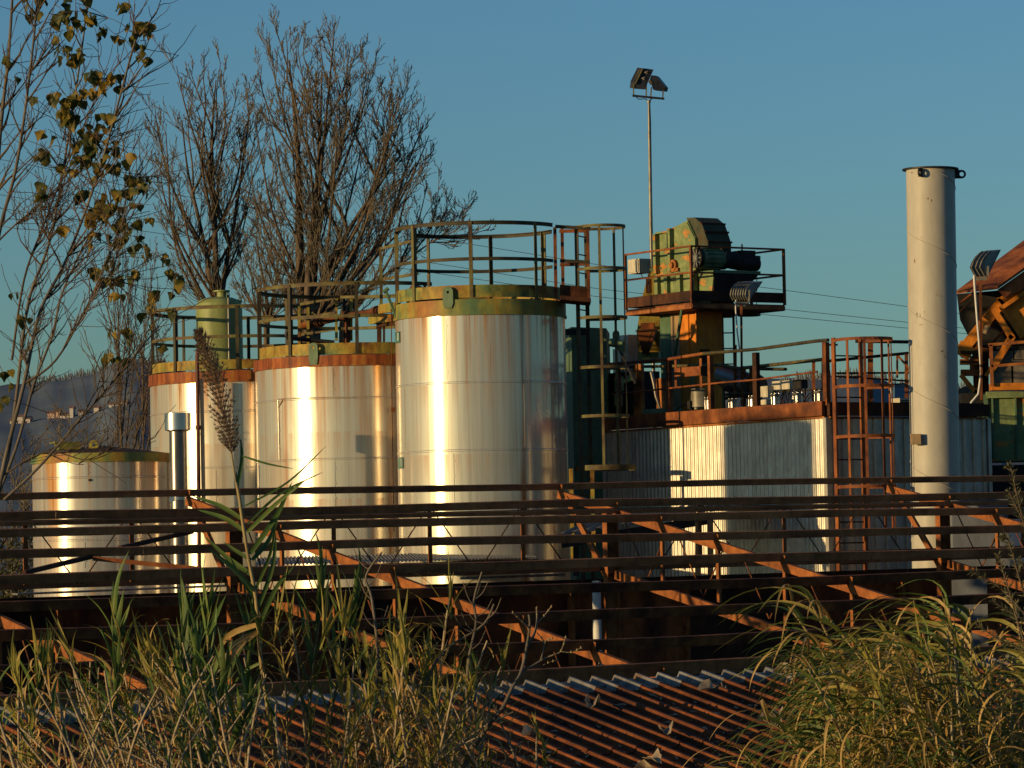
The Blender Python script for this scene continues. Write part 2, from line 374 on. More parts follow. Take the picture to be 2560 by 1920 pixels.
# per-sheet tone: every roof sheet has weathered a little differently
for key in ('roof_rust', 'rust_plate', 'zinc', 'purlin'):
    nt_ = M[key].node_tree; bs_ = [n for n in nt_.nodes if n.type == 'BSDF_PRINCIPLED'][0]; src = bs_.inputs['Base Color'].links[0].from_socket
    oi = nt_.nodes.new('ShaderNodeObjectInfo'); mr = nt_.nodes.new('ShaderNodeMapRange'); mr.inputs['To Min'].default_value = 0.7; mr.inputs['To Max'].default_value = 1.15
    hs = nt_.nodes.new('ShaderNodeHueSaturation'); nt_.links.new(oi.outputs['Random'], mr.inputs[0]); nt_.links.new(mr.outputs[0], hs.inputs['Value']); nt_.links.new(src, hs.inputs['Color']); nt_.links.new(hs.outputs[0], bs_.inputs['Base Color'])
# ------------------------------------------------------------------ daylight
SUN_AZ, SUN_EL = 60.0, 6.0            # degrees left of straight behind the camera, degrees up
sun_dir = V((-math.sin(R(SUN_AZ)) * math.cos(R(SUN_EL)), -math.cos(R(SUN_AZ)) * math.cos(R(SUN_EL)), math.sin(R(SUN_EL))))
ld = bpy.data.lights.new('sun', 'SUN'); ld.energy = 5.0; ld.angle = R(0.5); ld.color = (1.0, 0.69, 0.32)
lo = bpy.data.objects.new('sun', ld); COL.objects.link(lo)
lo.rotation_euler = sun_dir.to_track_quat('Z', 'Y').to_euler(); lo.location = (-30, -20, 30)
w = bpy.data.worlds.new('World'); sc.world = w; w.use_nodes = True
nt = w.node_tree
bg = nt.nodes['Background']
sky = nt.nodes.new('ShaderNodeTexSky'); sky.sky_type = 'NISHITA'; sky.sun_disc = False
sky.sun_elevation = R(SUN_EL); sky.sun_rotation = R(180.0 + SUN_AZ)
sky.altitude = 100; sky.air_density = 1.0; sky.dust_density = 0.6; sky.ozone_density = 2.2
tint = nt.nodes.new('ShaderNodeMix'); tint.data_type = 'RGBA'; tint.blend_type = 'MULTIPLY'; tint.inputs[0].default_value = 1.0
nt.links.new(sky.outputs[0], tint.inputs[6]); tint.inputs[7].default_value = (1.04, 1.64, 2.2, 1)
nt.links.new(tint.outputs[2], bg.inputs[0]); bg.inputs[1].default_value = 0.063
sc.view_settings.view_transform = 'Standard'; sc.view_settings.look = 'None'; sc.view_settings.exposure = 0; sc.view_settings.gamma = 1
sc.cycles.use_denoising = True
sc.cycles.max_bounces = 6; sc.cycles.diffuse_bounces = 3; sc.cycles.glossy_bounces = 4; sc.cycles.transmission_bounces = 2; sc.cycles.transparent_max_bounces = 4
sc.cycles.sample_clamp_indirect = 4.0

# ------------------------------------------------------------------ ground and hills
def ground_z(x, y):
    d = y
    if d < 26: h = -1.95
    elif d < 34: h = -1.95 - (d - 26) / 8 * 1.25
    elif d < 42: h = -3.2 - (d - 34) / 8 * 1.6
    else: h = -4.8
    if d < 42: h += 0.08 * math.sin(x * 1.3 + d * 0.7) + 0.05 * math.sin(x * 2.9 - d)
    return EYE + h
ys = [-4000, -600, -120, -40, -10] + [i * 2.0 for i in range(0, 23)] + [48, 55, 65, 80, 110, 200, 500, 1500, 4000, 9000]
xs = [-9000, -3000, -800, -200, -80, -40] + [i * 2.0 for i in range(-14, 15)] + [40, 80, 200, 800, 3000, 9000]
g = MB()
g.add([(x, y, ground_z(x, y)) for y in ys for x in xs],
      [(j * len(xs) + i, j * len(xs) + i + 1, (j + 1) * len(xs) + i + 1, (j + 1) * len(xs) + i) for j in range(len(ys) - 1) for i in range(len(xs) - 1)], True)
obj('ground', g, M['earth'], kind='structure')

def hill(name, ridge, Yr, Yf, matname, rough):
    """ridge: photo points of the skyline at distance Yr; the slope comes down to the plain at Yf"""
    mb = MB(); pts = []
    n = 120
    for i in range(n + 1):
        x = ridge[0][0] + (ridge[-1][0] - ridge[0][0]) * i / n
        for a, b in zip(ridge, ridge[1:]):
            if a[0] <= x <= b[0]:
                k = (x - a[0]) / (b[0] - a[0]); k = k * k * (3 - 2 * k)
                y = a[1] + (b[1] - a[1]) * k
        pts.append(at(x, y, Yr))
    rows = 14; vs = []
    for j in range(rows + 1):
        t = j / rows
        for i, p in enumerate(pts):
            q = V((p.x * (1 + (Yf / Yr - 1) * (1 - t)), Yf + (Yr - Yf) * t, 0))
            h = (p.z) * (t ** 1.15)
            h += math.sin(i * 0.9 + j * 1.7) * rough * t * (1 - t) * 4 + (random.uniform(-1, 1) * rough * 0.35 if 0 < j else 0)
            vs.append((q.x, q.y, h))
    back = [(p.x * 1.3, Yr * 1.3, 0) for p in pts]
    vs += back
    m = n + 1
    mb.add(vs, [(j * m + i, j * m + i + 1, (j + 1) * m + i + 1, (j + 1) * m + i) for j in range(rows + 1) for i in range(n)], True)
    return obj(name, mb, matname, kind='structure')

M['hill_haze_tint'] = mat('haze_tinted_hill', [(0.35, (0.11, 0.14, 0.17)), (0.65, (0.145, 0.17, 0.19))], (0.006, 0.006, 0.02), 1.0, 0, 0, 0, 8.0, 0.0)  # aerial haze is mixed into the hill's base colour
M['hill_far'] = mat('haze_tinted_far_hill', [(0.35, (0.12, 0.145, 0.16)), (0.65, (0.15, 0.17, 0.175))], (0.004, 0.004, 0.02), 1.0, 0, 0, 0, 8.0, 0.0)  # paler blue grey stands for the haze of greater distance
hill('hill', [(-700, 1000), (-200, 985), (60, 960), (150, 945), (230, 932), (300, 905), (345, 897), (400, 906), (520, 950), (800, 1010), (1300, 1120), (1700, 1260)], 2600, 900, M['hill_haze_tint'], 0.9)
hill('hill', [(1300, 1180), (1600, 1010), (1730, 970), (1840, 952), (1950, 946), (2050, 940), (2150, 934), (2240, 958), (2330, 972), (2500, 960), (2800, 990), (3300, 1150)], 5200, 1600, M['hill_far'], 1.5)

# woods on the skyline of the far hill and houses on the near one
def conifer(mb, p, h):
    for k in range(3):
        z0 = h * (0.1 + 0.27 * k); r = h * (0.24 - 0.06 * k)
        n = 6; ang = random.uniform(0, 6)
        vs = [p + V((math.cos(ang + 6.283 * i / n) * r * random.uniform(.7, 1.1), math.sin(ang + 6.283 * i / n) * r, z0)) for i in range(n)] + [p + V((0, 0, z0 + h * 0.45))]
        mb.add(vs, [(i, (i + 1) % n, n) for i in range(n)])
wd = MB()
for i in range(330):
    x = random.uniform(1950, 2420)
    y0 = 950 - 12 * math.sin((x - 1950) / 290 * math.pi) if x < 2240 else 962
    conifer(wd, at(x, y0 + random.uniform(0, 26), 5050), random.uniform(5, 13))
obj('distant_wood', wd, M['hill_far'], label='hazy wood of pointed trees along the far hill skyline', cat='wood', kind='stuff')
wd = MB()
for i in range(420):
    x = random.uniform(60, 420)
    y0 = 945 if x < 150 else (945 - (x - 150) * 0.23 if x < 345 else 900)
    conifer(wd, at(x, y0 + random.uniform(2, 22), 2560), random.uniform(2, 4.5))
obj('hillside_wood', wd, M['hill_haze_tint'], label='dark blue wood along the left hill skyline', cat='wood', kind='stuff')

M['house_wall'] = mat('far_house_wall', [(0.3, (0.34, 0.31, 0.28)), (0.7, (0.50, 0.45, 0.40))], (0.05, 0.05, 0.05), 0.8, 0, 0, 0)
M['house_pink'] = mat('far_house_pink', [(0.3, (0.36, 0.24, 0.20)), (0.7, (0.46, 0.31, 0.25))], (0.05, 0.05, 0.05), 0.8, 0, 0, 0)
M['house_roof'] = mat('far_house_roof', [(0.3, (0.20, 0.11, 0.08)), (0.7, (0.27, 0.16, 0.11))], (0.05, 0.05, 0.05), 0.8, 0, 0, 0)
for i, (x, y, wd_, ht, pink) in enumerate([(38, 1064, 20, 11, 0), (52, 1056, 15, 13, 0), (64, 1068, 13, 13, 1), (72, 1058, 12, 10, 0), (83, 1072, 12, 9, 0), (130, 1043, 17, 9, 1), (147, 1040, 10, 9, 1),
                                           (158, 1052, 15, 12, 0), (170, 1049, 8, 10, 0), (181, 1032, 9, 11, 0), (204, 1040, 10, 9, 0), (243, 1028, 12, 8, 0), (262, 1042, 8, 9, 0), (281, 1022, 12, 10, 0), (300, 1020, 17, 9, 0), (312, 1016, 14, 9, 0)]):
    Yh = 2050.0; p = at(x, y, Yh); s = Yh / FPX
    root = thing('hillside_house', 'tiny sunlit house far off on the blue hillside', 'house', p, 'houses on the far hillside')
    m_ = MB().box(p + Z * ht * s / 2, (wd_ * s / 2, 0, 0), (0, 5, 0), (0, 0, ht * s / 2)).box(p - Z * 12, (wd_ * s / 2, 0, 0), (0, 5, 0), (0, 0, 11.99))
    obj('wall', m_, M['house_pink' if pink else 'house_wall'], root)
    a, b = wd_ * s / 2 + 0.6, 5.6; zt = p + Z * ht * s
    m_ = MB(); m_.add([zt + V((-a, -b, 0)), zt + V((a, -b, 0)), zt + V((a, b, 0)), zt + V((-a, b, 0)), zt + V((-a, 0, 1.6)), zt + V((a, 0, 1.6))],
                      [(0, 1, 5, 4), (2, 3, 4, 5), (0, 4, 3), (1, 2, 5), (3, 2, 1, 0)])
    obj('roof', m_, M['house_roof'], root)

# unseen silo shape, added left of view to cast the hall's shadow band
m_ = MB().lathe(V((-17.7, 43.75, 0)), [(1.1, 0), (1.1, 9.35), (0, 9.45)], 32)
obj('building', m_, M['grey_roof'], kind='structure')

# ------------------------------------------------------------------ helpers for the plant
def lug(mb, c, side, nrm, up, Rr, D, hole, th):
    """lifting eye: round head with a hole, straight tail of length D"""
    n = 28; fo = []; fi = []
    for i in range(n):
        a = 2 * math.pi * i / n; ca, sa = math.cos(a), math.sin(a)
        if sa >= 0: rr = Rr
        else: rr = min(Rr / max(abs(ca), 1e-4), D / max(-sa, 1e-4))
        fo.append(side * ca * rr + up * sa * rr); fi.append(side * ca * hole + up * sa * hole)
    vs = [c + nrm * th / 2 + p for p in fo] + [c + nrm * th / 2 + p for p in fi] + [c - nrm * th / 2 + p for p in fo] + [c - nrm * th / 2 + p for p in fi]
    fs = []
    for i in range(n):
        j = (i + 1) % n
        fs += [(i, j, n + j, n + i), (2 * n + j, 2 * n + i, 3 * n + i, 3 * n + j), (j, i, 2 * n + i, 2 * n + j), (n + i, n + j, 3 * n + j, 3 * n + i)]
    mb.add(vs, fs)
    return mb

def cage_ladder(root, p, wd, nd, width, z0, z1, hoops, cage_r, mats, strap_z0, pitch=0.28, nstrap=3, rail=(0.06, 0.02)):
    """caged ladder under root: p = foot centre (x, y), wd = direction of the rungs, nd = direction the cage bulges; hoops = heights"""
    ms, mr, mh, mst = mats
    wd = V(wd).normalized(); nd = V(nd).normalized(); p = V((p[0], p[1], 0))
    for s_ in (-1, 1):
        c = p + wd * (s_ * width / 2)
        obj('stringer', MB().box(c + Z * (z0 + z1) / 2, wd * rail[1] / 2, nd * rail[0] / 2, Z * (z1 - z0) / 2), ms, root)
    k = z0 + 0.15
    while k < z1 - 0.1:
        obj('rung', MB().tube([p - wd * (width / 2 - rail[1] / 2) + Z * k, p + wd * (width / 2 - rail[1] / 2) + Z * k], 0.011, 6), mr, root)
        k += pitch
    def hp(i, n, r_):
        a = -0.30 + (math.pi + 0.6) * i / n
        return p + nd * (r_ * 0.98 + math.sin(a) * r_) - wd * (math.cos(a) * r_)
    for hz in hoops:
        n = 22; ctr = [p - wd * width / 2] + [hp(i, n, cage_r) for i in range(n + 1)] + [p + wd * width / 2]
        mb = MB(); h = 0.045; th = 0.010
        mid = p + nd * cage_r
        vs = []
        for q in ctr:
            o = (q - mid); o.z = 0; o = o.normalized() * th
            vs += [q + Z * (hz - h / 2), q + o + Z * (hz - h / 2), q + o + Z * (hz + h / 2), q + Z * (hz + h / 2)]
        m = len(ctr); fs = []
        for i in range(m - 1):
            for e in range(4):
                fs.append((i * 4 + e, i * 4 + (e + 1) % 4, i * 4 + 4 + (e + 1) % 4, i * 4 + 4 + e))
        mb.add(vs, fs); obj('hoop', mb, mh, root)
    for k in range(nstrap):
        i = int(round(3 + (22 - 6) * k / max(1, nstrap - 1)))
        q = hp(i, 22, cage_r); o = (q - (p + nd * cage_r)); o.z = 0; o.normalize(); tt = o.cross(Z)
        obj('strap', MB().box(q - o * 0.009 + Z * (strap_z0 + hoops[-1]) / 2, tt * 0.02, o * 0.005, Z * (hoops[-1] + 0.02 - strap_z0) / 2), mst, root)

def tank(name, label, xc, Y, rpx, y_shell, y_band, seams, strips, mats, band_out=1.012):
    r = rpx * Y / FPX
    c = at(xc, 1400, Y); c.z = 0
    zn = lambda y: at(xc, y, Y - r).z
    root = thing(name, label, 'tank', V((c.x, c.y, 0)))
    zs, zb = zn(y_shell), zn(y_band)
    obj('shell', MB().lathe(c, [(r, 0), (r, zs)], 128), mats[0], root)
    obj('band', MB().lathe(c, [(r + 0.002, zs - 0.02), (r * band_out + 0.012, zs - 0.02), (r * band_out + 0.012, zs + 0.012), (r * band_out, zs + 0.014), (r * band_out, zb), (r * 0.96, zb)], 96), mats[1], root)
    for sy in seams:
        z = zn(sy)
        obj('seam', MB().lathe(c, [(r + 0.001, z - 0.018), (r + 0.010, z - 0.012), (r + 0.010, z + 0.004), (r + 0.001, z + 0.014)], 128), mats[0], root)
    for sx, y0, y1 in strips:
        ph = math.asin((sx - xc) / rpx)
        d = V((math.sin(ph), -math.cos(ph), 0)); t = V((math.cos(ph), math.sin(ph), 0))
        za, zt = zn(y1) + 0.012, zn(y0) - 0.016
        mb = MB().box(c + d * (r + 0.002) + Z * (za + zt) / 2, t * 0.011, d * 0.004, Z * (zt - za) / 2)
        n = max(2, int((zt - za) / 0.22))
        for k in range(n):
            mb.box(c + d * (r + 0.008) + t * 0.02 + Z * (za + (k + .5) * (zt - za) / n), t * 0.008, d * 0.003, Z * 0.008)
        obj('seam_strip', mb, mats[0], root)
    return root, c, r, zn, zs, zb

def guard(root, c, r, zb, z_toe, z_mid, z_top, posts, arc_top, arc_mid, arc_toe, mats, post=0.055):
    obj('toe_board', MB().ring(c, r - 0.02, z_toe[0], z_toe[1], 0.012, *arc_toe), mats[0], root)
    for a0, a1 in (arc_mid if isinstance(arc_mid, list) else [arc_mid]):
        obj('mid_rail', MB().ring(c, r - 0.012, z_mid - 0.026, z_mid + 0.026, 0.012, a0, a1), mats[1], root)
    for a0, a1 in (arc_top if isinstance(arc_top, list) else [arc_top]):
        mb = MB().ring(c, r - 0.012, z_top - 0.045, z_top - 0.0, 0.012, a0, a1)
        mb.ring(c, r - 0.05, z_top + 0.002, z_top + 0.014, 0.055, a0, a1)
        obj('top_rail', mb, mats[1], root)
    for ph in posts:
        a = R(ph); d = V((math.sin(a), -math.cos(a), 0)); t = V((math.cos(a), math.sin(a), 0))
        mb = MB().box(c + d * (r + 0.008) + Z * (zb + z_top) / 2, t * post / 2, d * 0.006, Z * (z_top - zb) / 2 - Z * 0.002)
        mb.box(c + d * (r - 0.022) + t * (post / 2 - 0.005) + Z * (zb + z_top) / 2, t * 0.005, d * 0.024, Z * (z_top - zb) / 2 - Z * 0.004)
        mb.box(c + d * (r - 0.01) + Z * (zb + 0.012), t * 0.07, d * 0.05, Z * 0.010)
        obj('post', mb, mats[2], root)

# ------------------------------------------------------------------ the four tanks
zt_ = lambda x, y, Y: at(x, y, Y).z
S3 = tank_steel('tank_steel_tall', 0.86, 1.05, 0.0, ztop=zt_(1212, 783, 56.7))
S2 = tank_steel('tank_steel_second', 0.80, 1.0, 7.0, ztop=zt_(904, 910, 59.35))
S1 = tank_steel('tank_steel_third', 0.83, 1.0, 13.0, ztop=zt_(615, 950, 62.95))
S0 = tank_steel('tank_steel_low', 0.80, 0.98, 21.0, (0.56, 0.53, 0.48), ztop=zt_(257, 1151, 59.2))

# tallest tank
t3, c3, r3, zn3, zs3, zb3 = tank('storage_tank', 'tallest steel tank, its railing highest, with green top band and caged ladder', 1212, 58.0, 213, 783, 747,
    [954, 1124, 1290], [(1128, 790, 950), (1022, 958, 1120), (1319, 958, 1120), (1141, 1128, 1285), (1330, 1128, 1285)], (S3, M['band_green']))
obj('roof', MB().lathe(c3, [(r3 * 0.97, zb3 - 0.006), (0.0, zb3 + 0.10)], 64), M['rust_dark'], t3)
guard(t3, c3, r3 * 0.985, zb3, (zn3(742), zn3(711)), zn3(646), zn3(553), [-95, -50, -5, 42, 128, 172, 218],
      [(-105, 62), (118, 235)], [(-105, 62), (118, 235)], (-105, 235), (M['paint_yellow'], M['rail_dark'], M['rail']))
mb = MB(); ph = R(-20.4); d = V((math.sin(ph), -math.cos(ph), 0)); s_ = V((math.cos(ph), math.sin(ph), 0))
lug(mb, c3 + d * (r3 * 1.012 + 0.012) + Z * zn3(728), s_, d, Z, 0.083, 0.24, 0.022, 0.02); obj('lifting_lug', mb, M['green'], t3)
mb = MB(); d2 = V((-0.97, -0.22, 0)); q = c3 + d2 * r3 * 1.0 + Z * zb3
mb.bar(q - Z * 0.22, q + V((-0.16, -0.03, 0.22)), 0.07, 0.03, d2); mb.tube([q + V((-0.20, -0.03, 0.20)), q + V((-0.12, -0.03, 0.26))], 0.03, 10)
obj('lifting_lug', mb, M['green'], t3)
# number plates on its left flank
for (py0, py1, ch, phi) in ((816, 844, '0', -74), (1136, 1163, '1', -72)):
    a = R(phi); d = V((math.sin(a), -math.cos(a), 0)); t = V((math.cos(a), math.sin(a), 0)); zc = (zn3(py0) + zn3(py1)) / 2
    pl = obj('number_plate', MB().box(c3 + d * (r3 + 0.008) + Z * zc, t * 0.13, d * 0.004, Z * 0.085), M['teal_sign'], t3)
    cu = bpy.data.curves.new('number', 'FONT'); cu.body = ch; cu.size = 0.17; cu.align_x = 'CENTER'; cu.align_y = 'CENTER'; cu.extrude = 0.001; cu.materials.append(M['sign_white'])
    to = bpy.data.objects.new('number', cu); COL.objects.link(to)
    nm = bpy.data.meshes.new_from_object(to); bpy.data.objects.remove(to)
    nb = MB(); q0 = c3 + d * (r3 + 0.014) + t * 0.05 + Z * zc
    nb.add([q0 + t * v.co.x + Z * v.co.y + d * v.co.z for v in nm.vertices], [tuple(p.vertices) for p in nm.polygons])
    obj('number', nb, M['sign_white'], pl)
# ladder on its right
wdir = V((0.36, 0.93, 0)); ndir = V((0.93, -0.36, 0))
lp = at(1470, 1400, 57.6)
zl = lambda y: at(1520, y, 57.4).z
lad = thing('caged_ladder', 'tall yellow and green caged ladder beside the tallest steel tank', 'ladder', (lp.x, lp.y, 0))
cage_ladder(lad, (lp.x, lp.y), wdir, ndir, 0.42, 0.3, zl(566), [zl(1040), zl(918), zl(794), zl(672), zl(566)], 0.345, (M['rail_dark'], M['rail_dark'], M['rail'], M['rail']), zl(1172))
mb = MB(); q = V((lp.x, lp.y, 0)) + ndir * 0.05
mb.ring(q + ndir * 0.25 , 0.46, zl(1176), zl(1163), 0.014, -40, 250, 40)
obj('hoop', mb, M['rail'], lad)
for xx in (1427, 1480):
    b_ = at(xx, 1172, 57.1); obj('support_leg', MB().box(V((b_.x, b_.y, (b_.z + zl(1400)) / 2)), V((0.03, 0, 0)), V((0, 0.012, 0)), Z * (b_.z - zl(1400)) / 2), M['paint_yellow'], lad)
# landing between the tank rim and the ladder
ldg = []
pA = at(1400, 745, 57.3); pB = at(1476, 752, 57.4)
obj('landing', MB().box((pA + pB) / 2 - Z * 0.02, (pB - pA) / 2, V((0, 0.42, 0)), Z * 0.03), M['rust_dark'], lad)
obj('toe_board', MB().box((pA + pB) / 2 + Z * 0.12, (pB - pA) / 2, V((0, 0.008, 0)), Z * 0.085), M['rust'], lad)
for k, (xa, ya, xb, yb, Yd) in enumerate([(1388, 566, 1476, 571, 57.3), (1398, 578, 1470, 577, 57.8), (1400, 652, 1472, 655, 57.3), (1400, 662, 1470, 660, 58.2)]):
    obj('hand_rail', MB().bar(at(xa, ya, Yd), at(xb, yb, Yd), 0.03, 0.05), M['rail_rust' if k % 2 else 'rail_dark'], lad)
for xx, Yd in ((1390, 57.3), (1408, 58.1), (1472, 57.3)):
    a_, b_ = at(xx, 745, Yd), at(xx - 3, 568, Yd); obj('post', MB().bar(a_, b_, 0.05, 0.012, V((0, 1, 0))), M['rust'], lad)

# second tank
t2, c2, r2, zn2, zs2, zb2 = tank('storage_tank', 'steel tank with rust red top band and green lifting eye, left of the tallest', 904, 61.0, 258, 910, 886,
    [993, 1145, 1303], [(852, 916, 990), (715, 997, 1142), (852, 1149, 1300)], (S2, M['band_rust']))
obj('roof', MB().lathe(c2, [(r2 * 0.97, zb2 - 0.006), (0.0, zb2 + 0.12)], 64), M['rust_dark'], t2)
guard(t2, c2, r2 * 0.972, zb2, (zn2(884), zn2(855)), zn2(788), zn2(704), [-77, -39, 2, 44, 150, 190, 228, 262],
      [(-100, 50), (135, 262)], [(-100, 50), (135, 262)], (-110, 60), (M['paint_yellow'], M['rail'], M['rail_dark']))
mb = MB(); ph = R(-22); d = V((math.sin(ph), -math.cos(ph), 0)); s_ = V((math.cos(ph), math.sin(ph), 0))
lug(mb, c2 + d * (r2 * 1.012 + 0.014) + Z * zn2(866), s_, d, Z, 0.078, 0.27, 0.022, 0.02); obj('lifting_lug', mb, M['green'], t2)
mb = MB()
for xa, ya, xb, yb in ((712, 990, 905, 993), (714, 992, 715, 1143), (714, 1010, 726, 993)):
    def sp(x, y):
        ph = math.asin((x - 904) / 258.0); dd = V((math.sin(ph), -math.cos(ph), 0)); return c2 + dd * (r2 + 0.010) + Z * zn2(y)
    n = 10; mb.tube([sp(xa + (xb - xa) * k / n, ya + (yb - ya) * k / n) for k in range(n + 1)], 0.011, 6)
obj('drain_conduit', mb, S2, t2)

# third tank
t1, c1, r1, zn1, zs1, zb1 = tank('storage_tank', 'steel tank with rust band behind the slim stainless stack', 615, 64.5, 232, 950, 925,
    [1026, 1167, 1310], [(560, 1170, 1306), (470, 956, 1022)], (S1, M['band_rust']))
obj('roof', MB().lathe(c1, [(r1 * 0.97, zb1 - 0.006), (0.0, zb1 + 0.10)], 64), M['rust_dark'], t1)
guard(t1, c1, r1 * 0.975, zb1, (zn1(921), zn1(897)), zn1(839), zn1(762), [-88, -43, 1, 43, 135, 180, 225],
      [(-100, 60), (128, 262)], [(-100, 60), (128, 262)], (-110, 70), (M['paint_yellow'], M['rail'], M['rail_dark']))

# low tank at the far left
t0, c0, r0, zn0, zs0, zb0 = tank('storage_tank', 'lowest steel tank at far left with flat cone roof and green band', 257, 60.3, 172, 1151, 1131,
    [1192, 1349], [(241, 1154, 1190), (365, 1196, 1345), (231, 1352, 1420)], (S0, M['band_green']))
obj('roof', MB().lathe(c0, [(r0 * 1.0, zb0 + 0.001), (0.0, zb0 + 0.145)], 64), M['rust_dark'], t0)
mb = MB(); q = at(234, 1112, 59.9); lug(mb, q, V((1, 0, 0)), V((0, -1, 0)), Z, 0.075, 0.16, 0.025, 0.02); obj('lifting_lug', mb, M['paint_yellow'], t0)
mb = MB().box(at(168, 1115, 60.0), (0.16, 0.06, 0), (-0.05, 0.13, 0), (0, 0, 0.06)); mb.box(at(160, 1107, 60.0), (0.18, 0.07, 0), (-0.06, 0.15, 0), (0, 0, 0.012)); obj('hatch', mb, M['paint_yellow'], t0)
mb = MB().box(at(225, 1200, 59.21), (0.022, 0, 0), (0, 0.02, 0), (0, 0, 0.018)); obj('stub', mb, M['black'], t0)

# olive vessel standing on the third tank
vb = at(550, 905, 65.0); vr = 58 * 65.0 / FPX
vs_ = thing('pressure_vessel', 'olive green domed vessel standing behind the third tank railing', 'vessel', V((vb.x, vb.y, zb1)))
vz = lambda y: at(550, y, 65.0 - vr).z
obj('body', MB().lathe(V((vb.x, vb.y, 0)), [(vr, zb1 + 0.05), (vr, vz(765)), (vr * 0.97, vz(755)), (vr * 0.86, vz(747)), (vr * 0.6, vz(741)), (0, vz(737))], 64), M['green_vessel'], vs_)
obj('nozzle', MB().lathe(V((vb.x + 0.05, vb.y, 0)), [(0.085, vz(742)), (0.085, vz(727)), (0.14, vz(726)), (0.14, vz(722)), (0, vz(722))], 24), M['green_vessel'], vs_)
obj('sight_tube', MB().tube([at(571, 745, 64.5), at(573, 900, 64.5)], 0.018, 8), M['pole'], vs_)
mb = MB(); lug(mb, at(600, 748, 64.9), V((0.8, 0.6, 0)), V((0.6, -0.8, 0)), Z, 0.035, 0.06, 0.02, 0.012); lug(mb, at(570, 735, 64.7), V((0.8, 0.6, 0)), V((0.6, -0.8, 0)), Z, 0.03, 0.06, 0.016, 0.012)
obj('lifting_lug', mb, M['green_vessel'], vs_)
obj('leg', MB().box(V((vb.x - 0.2, vb.y - 0.2, zb1 + 0.04)), (0.04, 0, 0), (0, 0.04, 0), (0, 0, 0.05)).box(V((vb.x + 0.2, vb.y - 0.2, zb1 + 0.04)), (0.04, 0, 0), (0, 0.04, 0), (0, 0, 0.05)), M['green_vessel'], vs_)

# stainless stack with a cap, left
sb = at(450, 1400, 57.6); sz = lambda y: at(450, y, 57.6).z; k = 57.6 / FPX
st = thing('exhaust_stack', 'slim stainless stack with wide cylindrical cap in front of third tank', 'stack', (sb.x, sb.y, 0))
obj('pipe', MB().lathe(V((sb.x, sb.y, 0)), [(22 * k, 0), (22 * k, sz(1076))], 48), M['dull_steel'], st)
obj('cap', MB().lathe(V((sb.x, sb.y, 0)), [(22 * k, sz(1079)), (33 * k, sz(1075)), (33 * k, sz(1033)), (31 * k, sz(1033)), (30 * k, sz(1060))], 48), M['stainless'], st)
obj('clamp', MB().ring(V((sb.x, sb.y, 0)), 22 * k, sz(1250), sz(1243), 0.012, 0, 360, 40).box(at(430, 1247, 56.85), (0.04, 0, 0), (0, 0.03, 0), (0, 0, 0.04)), M['stainless'], st)

# pipes in front of the third tank
pz = 62.4
mb = MB().tube([at(505, 876, 62.9), at(499, 876, pz), at(494, 881, pz), at(493, 890, pz), at(497, 1250, pz), at(498, 1420, pz)], 0.034, 12)
mb.tube([at(495, 1064, pz), at(495, 1074, pz)], 0.05, 12)
obj('overflow_pipe', mb, M['pipe_brown'], base=at(498, 1420, pz), label='thin red brown pipe with bent top in front of third tank', cat='pipe')
mb = MB().box(at(507, 1140, 62.6), (0.032, 0, 0), (0, 0.03, 0), (0, 0, 1.27)); mb.box(at(501, 1068, 62.5), (0.05, 0, 0), (0, 0.02, 0), (0, 0, 0.012))
mb.box(at(501, 1085, 62.5), (0.05, 0, 0), (0, 0.02, 0), (0, 0, 0.008))
obj('cable_duct', mb, M['dull_steel'], base=at(507, 1400, 62.6), label='narrow blue grey duct right of the brown bent pipe', cat='duct')

# walkway and pipework between the second and the tallest tank
wk = thing('walkway', 'rusty railed walkway bridging the second and tallest tanks', 'walkway', (c2.x + 1.2, c2.y + 0.8, zb2))
def flat(x0, y0, x1, y1, Y0, Y1, h, th=0.02):
    return MB().bar(at(x0, y0, Y0), at(x1, y1, Y1), th, h)
obj('toe_board', flat(947, 773, 1000, 765, 60.4, 59.4, 0.145), M['paint_yellow'], wk)
obj('floor_beam', flat(943, 802, 1000, 795, 60.4, 59.4, 0.11, 0.3), M['paint_yellow'], wk)
obj('post', flat(953, 682, 953, 760, 60.4, 60.4, 0.05).bar(at(951, 626, 60.4), at(953, 765, 60.4), 0.045, 0.012, V((0, 1, 0))), M['rail'], wk)
for (xa, ya, xb, yb) in ((950, 700, 1045, 684), (950, 622, 1042, 600), (852, 743, 975, 740), (855, 822, 942, 818), (746, 762, 840, 744), (745, 799, 840, 781), (745, 838, 836, 823)):
    obj('hand_rail', flat(xa, ya, xb, yb, 61.6, 60.6, 0.045), M['rail'], wk)
for xx, y0, y1 in ((841, 746, 852), (878, 748, 852), (748, 766, 862), (770, 768, 862)):
    obj('post', MB().bar(at(xx, y1, 61.5), at(xx, y0, 61.5), 0.045, 0.014, V((0, 1, 0))), M['paint_yellow'], wk)
for (x0, y0, x1, y1, h) in ((948, 812, 948, 895, 0.10), (960, 812, 959, 890, 0.05), (942, 893, 1000, 888, 0.07), (945, 812, 1000, 806, 0.07)):
    if x0 == x1 or abs(x0 - x1) < 3: obj('frame_post', MB().bar(at(x0, y1, 60.0), at(x0, y0, 60.0), h * 0.7, 0.04, V((0, 1, 0))), M['rust_dark'], wk)
    else: obj('frame_beam', flat(x0, y0, x1, y1, 60.0, 59.4, h, 0.06), M['rust_dark'], wk)
mb = MB().tube([at(752, 815, 61.8), at(868, 790, 61.5), at(945, 777, 60.6), at(1000, 770, 59.7)], 0.055, 12)
